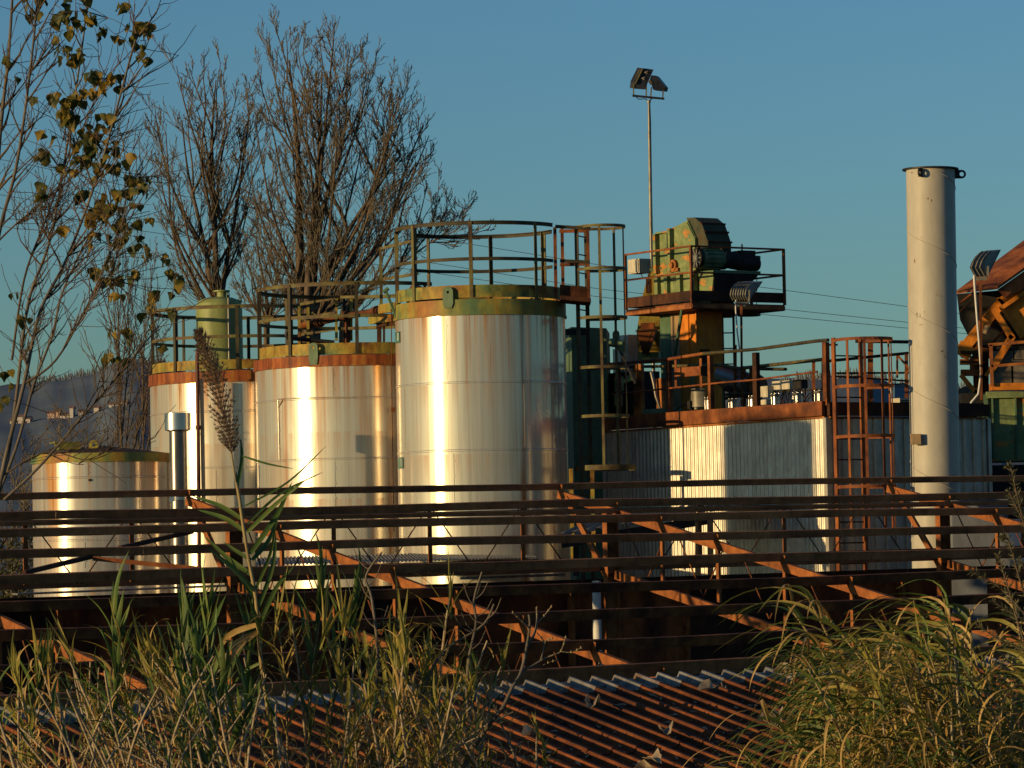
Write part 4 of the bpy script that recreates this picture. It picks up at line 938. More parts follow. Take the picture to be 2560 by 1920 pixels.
# ladder behind the tower
lp = tp(-1.25, 2.02, 0)
lad3 = thing('caged_ladder', 'dark thin caged ladder behind the right side of elevator tower', 'ladder', (lp.x, lp.y, ZD))
la_ = at(1808, 900, 63.2); lb_ = at(1836, 900, 63.2)
for q in (la_, lb_): obj('stringer', MB().box(V((q.x, q.y, ZD + 1.0)), V((.02, 0, 0)), V((0, .012, 0)), Z * 1.0), M['rust_dark'], lad3)
for k in range(7): obj('rung', MB().tube([V((la_.x, la_.y, ZD + .2 + .26 * k)), V((lb_.x, lb_.y, ZD + .2 + .26 * k))], .011, 6), M['rust_dark'], lad3)
q = at(1873, 0, 64.0)
for yy in (644, 786): obj('hoop', MB().ring(at(1873, yy, 64.0), .18, -.03, .02, .012, 0, 360, 24), M['rail_dark'], lad3)
for xx in (1870, 1892): obj('strap', MB().bar(at(xx, 790, 63.9), at(xx, 642, 63.9), .03 if xx == 1870 else .012, .012, V((0, 1, 0))), M['rust_dark'], lad3)

# ------------------------------------------------------------------ floodlights
def arch_lamp(name, lab, prof, ext, ribs, Yl):
    """floodlight: curved ribbed back from foot to brow (photo points of its left end), glass closing it, width = ext"""
    P_ = [at(x, y, Yl + dy) for x, y, dy in prof]; n_ = len(P_)
    root = thing(name, lab, 'floodlight', P_[0])
    obj('casing', MB().prism(P_, ext), M['lamp_grey'], root)
    rb = MB(); mid = sum(P_, V((0, 0, 0))) / n_
    for k in range(ribs):
        f = (k + .5) / ribs
        for i in range(n_ - 2):
            a_, b_ = P_[i] + ext * f, P_[i + 1] + ext * f
            o_ = ((a_ + b_) / 2 - (mid + ext * f)).normalized()
            rb.bar(a_ + o_ * .008, b_ + o_ * .008, .014, .022, o_)
    obj('cooling_rib', rb, M['lamp_grey'], root)
    g0, g1 = P_[0], P_[-1]
    o_ = ((g0 + g1) / 2 - mid).normalized()
    obj('glass', MB().prism([g0 + o_ * .004 - ext * .02, g1 + o_ * .004 - ext * .02, g1 + o_ * .022 - ext * .02, g0 + o_ * .022 - ext * .02], ext * 1.04), M['lamp_dark'], root)
    return root
# lamp on a stand in front of the tower
Yl = 59.6
fl = arch_lamp('floodlight', 'ribbed grey floodlight on a stand before the tower platform', [(1830, 749, 0), (1824, 738, -.06), (1826, 725, -.04), (1833, 714, .06), (1845, 707, .20), (1862, 703, .36)], V((.27, .04, -.004)), 7, Yl)
obj('bracket', MB().bar(at(1838, 757, Yl), at(1872, 757, Yl), .03, .03).bar(at(1872, 757, Yl), at(1873, 725, Yl), .03, .02, V((0, 1, 0))).box(at(1853, 763, Yl), (.07, 0, 0), (0, .01, 0), (0, 0, .02)), M['lamp_grey'], fl)
obj('pole', MB().bar(at(1855, 1015, Yl), at(1853, 760, Yl), .035, .035, V((0, 1, 0))), M['rust'], fl)
obj('lead', MB().tube([at(1840, 742, Yl), at(1839, 770, Yl), at(1843, 830, Yl), at(1850, 880, Yl)], .012, 6), M['white'], fl)
# lamp on a stand right of the chimney
Yl = 58.0
fl = arch_lamp('floodlight', 'plain grey floodlight on a pole right of chimney', [(2436, 691, 0), (2424, 669, -.06), (2429, 655, -.04), (2438, 641, .06), (2450, 630, .20), (2468, 626, .36)], V((.20, .04, .012)), 3, Yl)
obj('bracket', MB().bar(at(2436, 696, Yl), at(2470, 692, Yl), .02, .02).bar(at(2469, 693, Yl), at(2470, 665, Yl), .03, .02, V((0, 1, 0))).box(at(2452, 698, Yl), (.09, 0, 0), (0, .01, 0), (0, 0, .02)), M['lamp_grey'], fl)
obj('pole', MB().bar(at(2454, 1000, Yl), at(2451, 700, Yl), .035, .035, V((0, 1, 0))), M['rust'], fl)
obj('lead', MB().tube([at(2435, 688, Yl), at(2437, 720, Yl), at(2443, 800, Yl), at(2448, 860, Yl), at(2453, 930, Yl), at(2446, 985, Yl), at(2428, 1006, Yl), at(2420, 1040, Yl)], .018, 6), M['white'], fl)
# lighting mast with two lamps
Ym = 65.5
ms = thing('lighting_mast', 'tall slender mast topped by two dark floodlights', 'mast', V((at(1628, 1000, Ym).x, Ym, 0)))
b0 = V((at(1631, 1000, Ym).x, Ym, ZD - .5))
pt = at(1622, 250, Ym); obj('pole', MB().tube([V((b0.x, Ym, 0)), at(1628, 620, Ym), at(1625, 440, Ym), pt], [.042, .030, .027, .022], 12), M['pole'], ms)
for yy in (255, 340, 470, 560): obj('joint_collar', MB().tube([at(1622 + (yy - 250) * .016, yy - 3, Ym), at(1622 + (yy - 250) * .016, yy + 3, Ym)], .034, 12), M['pole'], ms)
obj('crossarm', MB().bar(at(1581, 239, Ym), at(1661, 247, Ym), .04, .035), M['lamp_dark'], ms)
def mast_lamp(quad, side_w, off, legs):
    q = [at(x, y, Ym) for x, y in quad]
    l_ = obj('floodlight', MB().prism(q, off), M['lamp_dark'], ms)
    for xa, ya, xb, yb in legs: obj('yoke', MB().bar(at(xa, ya, Ym), at(xb, yb, Ym), .022, .03, V((0, 1, 0))), M['rail'], l_)
    return l_
l1 = mast_lamp([(1607, 171), (1634, 174), (1618, 210), (1616, 224), (1588, 222), (1590, 205)], 0, V((-.09, .10, .03)), [(1584, 236, 1584, 208), (1615.5, 240, 1616, 218)])
obj('trim', MB().bar(at(1606, 172, Ym), at(1588, 210, Ym), .10, .02).bar(at(1587, 207, Ym + .06), at(1601, 175, Ym + .06), .03, .06), M['rail'], l1)
for xx, yy in ((1616, 181), (1609, 196)): obj('lens', MB().ring(at(xx, yy, Ym - .012), .024, -.006, .006, .014, 0, 360, 20).lathe(at(xx, yy, Ym - .01), [(.0, 0), (.03, 0)], 16, axis=V((0, -1, 0))), M['lamp_grey'], l1)
l2 = mast_lamp([(1628, 188), (1640, 189), (1663, 217), (1660, 227), (1633, 224), (1630, 216), (1625, 197)], 0, V((.06, .16, .0)), [(1627, 241, 1629, 218), (1657, 244, 1658, 226)])
obj('trim', MB().prism([at(1625, 198, Ym - .015), at(1632, 208, Ym - .015), at(1626, 212, Ym - .015), at(1621, 204, Ym - .015)], V((0, .03, 0))), M['rail'], l2)
obj('lead', MB().tube([at(1590, 242, Ym), at(1596, 248, Ym), at(1612, 247, Ym), at(1622, 252, Ym)], .008, 6).tube([at(1633, 245, Ym), at(1627, 248, Ym), at(1624, 256, Ym), at(1626, 300, Ym), at(1629, 500, Ym), at(1632, 640, Ym)], .011, 6), M['cable'], ms)

# ------------------------------------------------------------------ chimney
Yc = 54.6; rc = 61.0 * Yc / FPX
b0 = at(2341, 1400, Yc); tpt = at(2326, 424, Yc)
ch = thing('chimney', 'tall pale steel chimney pipe with flange and lifting rings on top', 'chimney', (b0.x, b0.y, 0))
ax = (tpt - b0); foot = b0 - ax * ((b0.z) / ax.z)
n = 40; mb = MB()
mb.lathe(foot, [(rc, 0), (rc, (tpt - foot).length)], 72, axis=ax)
obj('pipe', mb, M['chimney'], ch)
axn = ax.normalized()
obj('flange', MB().lathe(tpt, [(rc - .03, .012), (rc + .055, .012), (rc + .055, -.008), (rc - .001, -.008)], 72, axis=ax), M['cable'], ch)
obj('bore', MB().lathe(tpt, [(rc - .01, -.5), (rc - .01, .012)], 48, axis=ax), M['black'], ch)
# spiral weld
sp = MB(); pts = []
for i in range(420):
    a = -i * .15; h = .2 + i * .15 * 1.12 / 6.283
    d = V((math.sin(a), -math.cos(a), 0)); q = foot + axn * h + d * (rc + .001)
    if h < (tpt - foot).length - .05: pts.append(q)
sp.tube(pts, .007, 5, False); obj('spiral_weld', sp, M['chimney'], ch)
for phi in (-27, 90, 207):
    a = R(phi); d = V((math.sin(a), -math.cos(a), 0)); t = V((math.cos(a), math.sin(a), 0)); mb = MB()
    if phi == 90: lug(mb, tpt + d * (rc + .10) - axn * .075, -Z, t, d, .062, .14, .032, .02)
    else: lug(mb, tpt + d * (rc + .085) - axn * .075, -Z, t, d, .062, .12, .030, .02)
    obj('lifting_ring', mb, M['cable'], ch)
# rust marks are thin scabs of flaking paint
mb = MB()
def scab(x, y, w_, h_):
    q = at(x, y, Yc); u = (x - (2341 - (1400 - y) * .0153)) / 61.0
    if abs(u) > .97: return
    a = math.asin(u); d = V((math.sin(a), -math.cos(a), 0)); t = V((math.cos(a), math.sin(a), 0))
    c_ = V((b0.x, b0.y, 0)) + ax * ((q.z - b0.z) / ax.z); c_.z = q.z
    n_ = 9; vs = [c_ + d * (rc + .0035) + t * math.cos(6.283 * i / n_) * w_ * random.uniform(.4, 1) + Z * math.sin(6.283 * i / n_) * h_ * random.uniform(.4, 1) for i in range(n_)]
    mb.add(vs, [tuple(range(n_))])
for x, y, w_, h_ in ((2276, 436, .03, .02), (2292, 446, .025, .008), (2315, 500, .012, .03), (2322, 510, .01, .04), (2290, 790, .008, .06), (2297, 795, .007, .05), (2304, 785, .005, .03), (2298, 816, .05, .008),
                     (2335, 743, .05, .006), (2345, 742, .03, .01), (2284, 655, .01, .04), (2350, 880, .02, .015), (2356, 893, .012, .04), (2362, 935, .02, .01), (2295, 912, .02, .006), (2360, 950, .008, .03), (2297, 600, .02, .006)):
    for k in range(1): scab(x + random.uniform(-2, 2), y + random.uniform(-3, 3), w_ * random.uniform(.5, 1), h_ * random.uniform(.6, 1))
obj('paint_scab', mb, M['rust'], ch)
obj('inspection_box', MB().box(at(2289, 1098, Yc - .33), (.07, 0, 0), (0, .05, 0), (0, 0, .075)), M['tan'], ch)

# ------------------------------------------------------------------ loading plant at the right edge
Yp = 62.5
lpnt = thing('loading_plant', 'rusty orange conveyor head with sloping hood at right edge', 'conveyor', at(2500, 1000, Yp))
obj('hood', MB().add([at(2388, 729, 61.6), at(2494, 716, 61.0), at(2640, 612, 61.6), at(2640, 540, 64.0), at(2400, 722, 64.0), at(2388, 735, 61.6), at(2494, 723, 61.0), at(2640, 620, 61.6)],
                     [(0, 1, 2, 3), (0, 3, 4), (0, 5, 6, 1), (1, 6, 7, 2)]), M['rust_plate'], lpnt)
obj('side_plate', MB().prism([at(2494, 724, 61.1), at(2640, 622, 61.7), at(2640, 680, 61.7), at(2512, 746, 61.1)], V((.03, .1, 0))), M['rust_plate'], lpnt)
obj('dark_cavity_fill', MB().prism([at(2392, 735, 62.3), at(2494, 726, 62.3), at(2640, 640, 62.3), at(2640, 900, 62.3), at(2480, 900, 62.3), at(2432, 862, 62.3), at(2400, 800, 62.3)], V((.2, 1.2, 0))), M['black'], lpnt)  # black block put in for the shaded cavity under the hood
def gird(x0, y0, x1, y1, Yd, wd_, m_, nm='girder', dp=.09): obj(nm, MB().bar(at(x0, y0, Yd), at(x1, y1, Yd), dp, wd_ / 152.0, V((0, 0, 1)) if abs(x1 - x0) > abs(y1 - y0) * .3 else V((1, 0, 0))), M[m_], lpnt)
gird(2402, 880, 2506, 752, 61.6, 26, 'orange'); gird(2500, 758, 2600, 690, 61.6, 24, 'orange'); gird(2482, 772, 2531, 846, 61.3, 14, 'orange'); gird(2531, 840, 2478, 925, 61.3, 16, 'orange')
gird(2402, 890, 2420, 862, 61.6, 40, 'orange', 'gusset'); gird(2450, 795, 2476, 812, 61.2, 9, 'orange', 'gusset')
obj('weigh_hopper', MB().prism([at(2500, 770, 61.5), at(2600, 705, 61.5), at(2600, 820, 61.5), at(2550, 846, 61.5)], V((.1, .5, 0))), M['orange'], lpnt)
gird(2500, 772, 2606, 700, 61.4, 10, 'orange', 'rim')
gird(2400, 905, 2445, 905, 61.9, 14, 'orange'); gird(2403, 892, 2440, 860, 61.9, 10, 'rust_dark'); gird(2428, 890, 2428, 935, 61.9, 6, 'rust_orange'); gird(2402, 932, 2446, 932, 61.9, 16, 'rust'); gird(2402, 937, 2442, 985, 61.8, 10, 'orange'); gird(2444, 972, 2424, 1000, 61.8, 8, 'orange')
gird(2442, 860, 2448, 1000, 62.2, 24, 'rust', 'leg'); gird(2462, 870, 2462, 1000, 62.2, 18, 'rust_dark', 'leg')
gird(2465, 940, 2480, 915, 61.6, 8, 'orange', 'strut')
gird(2402, 880, 2450, 882, 61.5, 7, 'rust_dark', 'guard_rail'); gird(2402, 904, 2450, 906, 61.5, 5, 'rust_dark', 'guard_rail')
for x0, y0, x1, y1 in ((2471, 862, 2600, 852), (2478, 915, 2600, 906)): gird(x0, y0, x1, y1, 60.6, 7, 'rust_orange', 'guard_rail', .03)
gird(2477, 862, 2480, 965, 60.6, 8, 'rust_orange', 'guard_rail', .03)
gird(2476, 968, 2600, 966, 60.8, 17, 'orange', 'floor_beam', .3)
obj('belt_roller', MB().tube([at(2462, 835, 61.2), at(2470, 815, 61.2)], .05, 10), M['tan'], lpnt)
for x0, y0, x1, y1, Y_, r_ in ((2400, 758, 2446, 722, 61.8, .02), (2400, 778, 2430, 755, 61.9, .01), (2468, 825, 2500, 795, 61.7, .015), (2482, 855, 2512, 826, 61.8, .02)): obj('idler_bar', MB().tube([at(x0, y0, Y_), at(x1, y1, Y_)], r_, 6), M['rail_rust'], lpnt)
bw = thing('block_wall', 'weathered grey block retaining wall behind orange guard rails', 'wall', at(2530, 965, 61.6))
for x0, y0, x1, y1 in ((2482, 912, 2524, 962), (2528, 902, 2600, 958), (2478, 880, 2528, 908), (2531, 878, 2600, 899)):
    a, b = at(x0, y0, 61.6), at(x1, y1, 61.6); obj('block', MB().box((a + b) / 2, ((b.x - a.x) / 2, 0, 0), (0, .25, 0), (0, 0, (a.z - b.z) / 2)), M['timber'], bw)
bw2 = at(2420, 985, 66); obj('gravel_bank', MB().prism([at(2395, 975, 66), at(2410, 966, 66), at(2440, 963, 66), at(2460, 972, 66), at(2460, 1040, 66), at(2395, 1040, 66)], V((.3, 2, 0))), M['timber'], base=at(2420, 1040, 66), label='low brown gravel bank seen between chimney and orange legs', cat='bank')
gc = thing('green_container', 'green steel container with flaking paint at right edge', 'container', at(2510, 1160, 59.5))
a, b = at(2464, 985, 59.5), at(2640, 1150, 59.5)
obj('side_wall', MB().box((a + b) / 2 + V((0, .6, 0)), ((b.x - a.x) / 2, 0, 0), (0, .6, 0), (0, 0, (a.z - b.z) / 2)), M['green_machine'], gc)
for xx in (2466, 2482, 2540, 2598): obj('rib', MB().box(at(xx, 1067, 59.47), (.03 if xx < 2480 else .012, 0, 0), (0, .03, 0), (0, 0, .5)), M['green'], gc)
obj('top_rail', MB().box(at(2550, 986, 59.47), (.53, 0, 0), (0, .05, 0), (0, 0, .05)), M['green_machine'], gc)
obj('skid', MB().box(at(2540, 1230, 59.6), (.62, 0, 0), (0, .3, 0), (0, 0, .42)), M['black'], gc); obj('skid', MB().box(at(2430, 1010, 59.9), (.2, 0, 0), (0, .3, 0), (0, 0, .16)), M['black'], gc)

# ------------------------------------------------------------------ power lines
for k, pl in enumerate([[(-300, 352), (40, 405), (340, 470), (1000, 582), (1571, 674), (2040, 736), (2900, 850)], [(-300, 440), (20, 490), (430, 560), (1000, 645), (1487, 721), (1929, 770), (2900, 872)], [(-300, 475), (0, 520), (200, 555), (1000, 670), (1487, 741), (1895, 785), (2900, 880)]]):
    pts = []
    for i in range(81):
        x = -300 + 40 * i
        for a, b in zip(pl, pl[1:]):
            if a[0] <= x <= b[0]: pts.append(at(x, a[1] + (b[1] - a[1]) * (x - a[0]) / (b[0] - a[0]), 120))
    obj('power_line', MB().tube(pts, .011, 4, False), M['cable'], base=pts[40], label=['topmost of the three thin power lines crossing the sky', 'middle one of the three thin power lines crossing the sky', 'lowest of the three thin power lines crossing the sky'][k], cat='power line', group='power lines crossing the sky')
# ------------------------------------------------------------------ stripped roof frame in front of the tanks
O1 = at(1400, 1216, 50.0)
SL = 0.21
SBT = SB + Z * 0.0075                   # the old frame has settled a little towards its left end
def rp(r, t, dz=0.0): return O1 + SA * r + SBT * t + Z * (-SL * r + dz)
SD = (SA - Z * SL).normalized()         # down the roof
SN = SB.cross(SD).normalized()
if SN.z < 0: SN = -SN
shed = thing('roof_frame', 'long rusty steel roof frame of purlins and trusses, stripped of its sheets', 'roof frame', rp(1.1, 0) * 1.0 - Z * rp(1.1, 0).z)
def channel(mb, p, q, h, b, th=.012):
    """C-section purlin lying along p-q, web towards the camera"""
    d = (q - p); L = d.length; d = d / L; c = (p + q) / 2
    mb.box(c, d * L / 2, SD * th / 2, SN * h / 2)
    for s_ in (-1, 1): mb.box(c - SD * (b / 2 - th / 2) * 1.0 + SN * (s_ * (h / 2 - th / 2) * .999), d * L / 2, SD * (b / 2 - th * .51), SN * th / 2)
rs = [0.0, 1.24, 2.2, 3.37, 4.70, 5.98, 7.28, 8.6, 9.8]
hs_ = [.080, .095, .095, .095, .10, .105, .11, .11, .14]
for i, (r_, h_) in enumerate(zip(rs, hs_)):
    mb = MB(); t0_ = -15.5; k = 0
    while t0_ < 12.5:
        t1_ = t0_ + 3.73
        wob = [math.sin(i * 2.1 + t * .9) * .012 + math.sin(i + t * .31) * .012 for t in (t0_, t1_)]
        channel(mb, rp(r_, t0_ + .004, wob[0]), rp(r_, t1_ - .004, wob[1]), h_, .055)
        if k % 2 == i % 2: mb.box(rp(r_, t0_, wob[0]) + SD * .012, SB * .09, SD * .004, SN * h_ * .36)
        t0_ = t1_; k += 1
    if i == 1:
        # the heavier beam has a dark lower angle
        mb.box(rp(r_ + .05, -1.5, -.076) , SBT * 14, SD * .045, SN * .026)
    obj('purlin', mb, M['purlin'] if i < 5 or i == 8 else M['rust'], shed)
for tt in (-11.16, -5.58, 0.0, 5.6, 11.2):
    root = None
    tr_ = bpy.data.objects.new('roof_truss', None); COL.objects.link(tr_); tr_.parent = shed; tr_.location = rp(1.1, tt) - origin_of(shed)
    mb = MB(); p, q = rp(-.06, tt, -.115), rp(11.4, tt, -.115)
    dd = (q - p).normalized(); L = (q - p).length; c = (p + q) / 2
    mb.box(c, dd * L / 2, SB * .005, SN * .052)
    for s_ in (-1, 1): mb.box(c + SB * .03 + SN * s_ * .0475, dd * L / 2, SB * .0295, SN * .005)
    for r_, h_ in zip(rs, hs_): mb.box(rp(r_ + .03, tt - .004, -.02), SD * .03, SB * .006, SN * .05)
    obj('top_chord', mb, M['truss'], tr_)
    mb = MB(); p, q = rp(1.2, tt, -.92), rp(11.4, tt, -.92); c = (p + q) / 2; L = (q - p).length
    mb.box(c, dd * L / 2, SB * .005, SN * .055)
    for s_ in (-1, 1): mb.box(c + SB * .03 + SN * s_ * .0505, dd * L / 2, SB * .0295, SN * .005)
    obj('bottom_chord', mb, M['truss'], tr_)
    for i, r_ in enumerate(rs[2:8]):
        obj('web_post', MB().box(rp(r_ + .02, tt + .02, -.46), SD * .025, SB * .018, Z * .36), M['truss'], tr_)
        obj('web_rod', MB().tube([rp(r_ - .9, tt + .05, -.1), rp(r_ - .35, tt + .05, -.82)], .009, 6).tube([rp(r_ - .35, tt + .06, -.82), rp(r_ + .1, tt + .06, -.1)], .009, 6), M['rust'], tr_)
    # column under the truss
    f = rp(1.12, tt, 0); mb = MB(); ztop = f.z - .12
    for s_ in (-1, 1): mb.box(V((f.x, f.y, ztop / 2)) + SB * s_ * .085, SA * .05, SB * .005, Z * ztop / 2)
    mb.box(V((f.x, f.y, ztop / 2)), SA * .004, SB * .08, Z * (ztop / 2 - .002))
    mb.box(V((f.x, f.y, ztop - .78)) , SA * .07, SB * .10, Z * .02)
    obj('column', mb, M['truss'], tr_)
    obj('knee_brace', MB().bar(rp(.15, tt, -.12), V((f.x, f.y, f.z - 1.0)) - SA * .05, .05, .075), M['truss'], tr_)
# wall line along the columns: eave beam, hangers and rods
obj('eave_beam', MB().box(rp(1.12, -1.5, -.80) - SA * .14, SBT * 14, SA * .04, Z * .085), M['purlin'], shed)
for k in range(-10, 9):
    t = k * 1.4 - .02
    if k % 4 == 0: continue
    f = rp(1.2, t, 0)
    obj('hanger', MB().box(f + Z * -.42, SB * .028, SA * .008, Z * .40).box(f + Z * -.42 + SB * .022 - SA * .03, SB * .006, SA * .022, Z * .40), M['truss'], shed)
    for s_ in (-1, 1):
        obj('brace_rod', MB().tube([f + Z * -.04 + SB * s_ * .05, rp(1.2, t + s_ * .68, -.82)], .009, 6), M['rust_dark'], shed)
def roofpix(x, y, dz):
    """where the view through (x, y) meets the roof plane moved by dz"""
    e = V((0, 0, EYE)); d = at(x, y, 1.0) - e
    n_ = SN; k = (rp(0, 0, dz) - e).dot(n_) / d.dot(n_)
    return e + d * k
for a_, b_ in (((60, 1432), (235, 1390)), ((300, 1370), (480, 1329)), ((232, 1396), (500, 1422))):
    obj('wind_brace', MB().bar(roofpix(*a_, -.12), roofpix(*b_, -.12), .05, .05), M['rust_dark'] if a_[0] != 232 else M['rail_rust'], shed)
# ------------------------------------------------------------------ back wall of rusted panels under the frame
bw = thing('panel_wall', 'dark rusted panel wall with thin posts under the roof frame', 'wall', V((rp(1.6, 0).x, rp(1.6, 0).y, 0)))
t = -15.0; k = 0
while t < 12:
    f = rp(.22, t + .93, 0); zt = f.z - 1.26 + .05 * math.sin(k * 1.7)
    mb = MB().box(V((f.x, f.y, zt / 2)), SB * .90, SA * .01, Z * zt / 2)
    mb.box(V((f.x, f.y, zt * .62)), SB * .90, SA * .018, Z * .02)
    obj('panel', mb, M['rust_plate'] if k % 3 else M['rust_dark'], bw)
    f2 = rp(.25, t, 0); mb = MB().box(V((f2.x, f2.y, (f2.z - 1.23) / 2)), SB * .03, SA * .05, Z * (f2.z - 1.23) / 2)
    obj('wall_post', mb, M['truss'], bw)
    t += 1.87; k += 1
obj('top_beam', MB().box(rp(.36, -1.5, -1.20), SBT * 13.6, SA * .04, Z * .05), M['rust_dark'], bw)
# white rain pipe beside the middle column
f = rp(1.15, -.26, 0); obj('rain_pipe', MB().tube([V((f.x, f.y, 0)), V((f.x, f.y, f.z - 1.0))], .055, 16), M['white'], base=V((f.x, f.y, 0)), label='pale plastic rain pipe beside the middle rusty column', cat='pipe')
# pale wind-blown strip of sheet over the wall at the left
p, q = at(30, 1487, 45.2), at(560, 1466, 46.4)
obj('loose_sheet', MB().prism([p, q, q + Z * .025 + SB * .2, p + Z * .02], SA * .15 - Z * .005), M['zinc'], base=(p + q) / 2, label='long pale loose strip of sheet above the dark wall, left', cat='sheet')
p, q = at(1150, 1449, 48.0), at(1400, 1440, 49.6)
obj('loose_sheet', MB().prism([p, q, q + Z * .035, p + Z * .03], SA * .12), M['zinc'], base=(p + q) / 2, label='short pale strip of sheet above the dark wall, centre', cat='sheet')
# ------------------------------------------------------------------ low lean-to roofs between the frame and the tanks
wave = [(0, 0), (.15, .012), (.3, .02), (.5, .02), (.65, .012), (.8, 0)]
lr = thing('lean_to_roof', 'low weathered grey corrugated roof between purlins and tank bases', 'roof', at(950, 1410, 53))
a, b, c_, d_ = at(640, 1416, 51.4), at(1345, 1396, 55.6), at(640, 1396, 55.0), at(1345, 1374, 59.0)
obj('sheet', MB().sheet(c_, a - c_, b - a, wave, .075, 1, both=Z), M['grey_roof'], lr)
obj('fascia', MB().bar(a - Z * .06, b - Z * .06, .03, .10), M['black'], lr)
lr = thing('canopy_roof', 'small tilted rusty canopy against the corrugated hall wall', 'roof', at(1600, 1330, 54.5))
a, b, c_ = at(1380, 1345, 52.6), at(1850, 1268, 54.6), at(1450, 1312, 55.2)
obj('sheet', MB().sheet(a, c_ - a, b - a, [(0, 0), (.35, .0), (.5, .04), (.8, .04), (.95, 0)], .22, 1, both=Z), M['grey_roof'], lr)
obj('frame_beam', MB().bar(at(1400, 1360, 52.8), at(1770, 1300, 54.4), .06, .12), M['black'], lr)
for xx, y0 in ((1440, 1345), (1745, 1305), (1776, 1300)): obj('post', MB().bar(at(xx, 1440, 53.4), at(xx, y0, 53.4), .08, .05, V((0, 1, 0))), M['black'], lr)
# cabinets and a white shed door seen through the frame at right
cbn = thing('site_cabin', 'blue grey site cabin seen through purlins right of chimney', 'cabin', at(2440, 1560, 52.5))
a, b = at(2375, 1240, 54.0), at(2520, 1420, 54.0); obj('wall', MB().box((a + b) / 2, ((b.x - a.x) / 2, 0, 0), (0, .2, 0), (0, 0, (a.z - b.z) / 2)), M['cabin'], cbn)
a, b = at(2375, 1440, 53.0), at(2470, 1640, 53.0); obj('door', MB().box((a + b) / 2, ((b.x - a.x) / 2, 0, 0), (0, .1, 0), (0, 0, (a.z - b.z) / 2)), M['cabin'], cbn)

# ------------------------------------------------------------------ rusted sheet roof in the foreground
rf = thing('sheet_roof', 'rust red ribbed metal roof in the foreground with pale zinc edge', 'roof', rp(12.5, -1))
rib = [(0, 0), (.66, 0), (.74, .055), (.86, .055), (.94, 0)]
PER = .27
T0, T1 = -15.4, 12.0
k = 0; t = T0
while t < T1:
    wd_ = PER * 3
    st_ = random.uniform(-.05, .05)
    o = rp(10.36 + st_, t, .055 + random.uniform(0, .004))
    obj('bare_edge', MB().sheet(o + SN * .006, SD * (.42 + random.uniform(-.06, .10)), SB * (wd_ + .02), rib, PER, 1, both=SN), M['zinc'], rf)
    L_ = 2.6 + random.uniform(-.06, .06)
    obj('ribbed_sheet', MB().sheet(o, SD * L_, SB * (wd_ + .02), rib, PER, 6, both=SN), M['roof_rust'], rf)
    obj('ribbed_sheet', MB().sheet(o + SD * (L_ - .14) - SN * random.uniform(.006, .012) + SB * random.uniform(-.012, .012), SD * 4.2, SB * (wd_ + .02), rib, PER, 6, both=SN), M['roof_rust'], rf)
    t += wd_; k += 1
obj('eave_angle', MB().box(rp(10.25, -1.5, -.02), SBT * 13.5, SD * .03, SN * .04), M['rust_dark'], rf)
sc_ = MB()
for i in range(260):
    r_ = random.uniform(10.7, 15.5); kk = random.randrange(int((T1 - T0) / PER)); t = T0 + kk * PER + PER * .78
    sc_.lathe(rp(r_, t, .112), [(.012, 0), (.012, .006), (0, .012)], 6)
obj('roof_screw', sc_, M['rust_dark'], rf)
# fallen leaves lying on it
for i in range(64):
    r_ = random.uniform(10.6, 15.2); t = random.uniform(-9.0, 5.0); kk = math.floor((t - T0) / PER); t = T0 + kk * PER + PER * random.uniform(.60, .95)
    p = rp(r_, t, .118); s_ = random.uniform(.06, .14); ang = random.uniform(0, 6.28)
    e1 = (SB * math.cos(ang) + SD * math.sin(ang)); e2 = (SB * -math.sin(ang) + SD * math.cos(ang))
    vs = []; n_ = 7; jag = [random.uniform(.65, 1.1) for _ in range(14)]
    for j in range(14):
        a = 6.283 * j / 14; rr_ = s_ * jag[j] * (1.0 if j % 2 else .8)
        vs.append(p + e1 * math.cos(a) * rr_ + e2 * math.sin(a) * rr_ * .7 + SN * (abs(math.sin(a)) ** 2 * s_ * random.uniform(.3, 1.1)))
    vs.append(p + SN * .008)
    obj('fallen_leaf', MB().add(vs, [(j, (j + 1) % 14, 14) for j in range(14)], True), M['dry_leaf'], base=p, label='dry curled leaf lying on the rusty ribbed roof', cat='leaf', group='dry leaves on the ribbed roof')

lt_ = MB()
for i in range(1500):
    r_ = 10.5 + 4.6 * random.random() ** 1.2; t = random.uniform(-9.5, 6.0); kk = math.floor((t - T0) / PER); t = T0 + kk * PER + PER * random.choice((random.uniform(.02, .64), random.uniform(.0, .10), random.uniform(.56, .66)))
    p = rp(r_, t, .064); ang = random.uniform(0, 6.28); L_ = random.choice((random.uniform(.015, .04), random.uniform(.015, .03), random.uniform(.05, .12))); e1 = (SB * math.cos(ang) + SD * math.sin(ang)) * L_; e2 = (SB * -math.sin(ang) + SD * math.cos(ang)) * min(.016, L_ * .4)
    h_ = SN * random.uniform(.004, .02)
    lt_.add([p - e1, p + e2 + h_, p + e1 + h_ * .5, p - e2], [(0, 1, 2, 3)])
obj('leaf_litter', lt_, M['dry_leaf'], label='scattered leaf crumbs and twig bits in the roof valleys', cat='litter', kind='stuff')
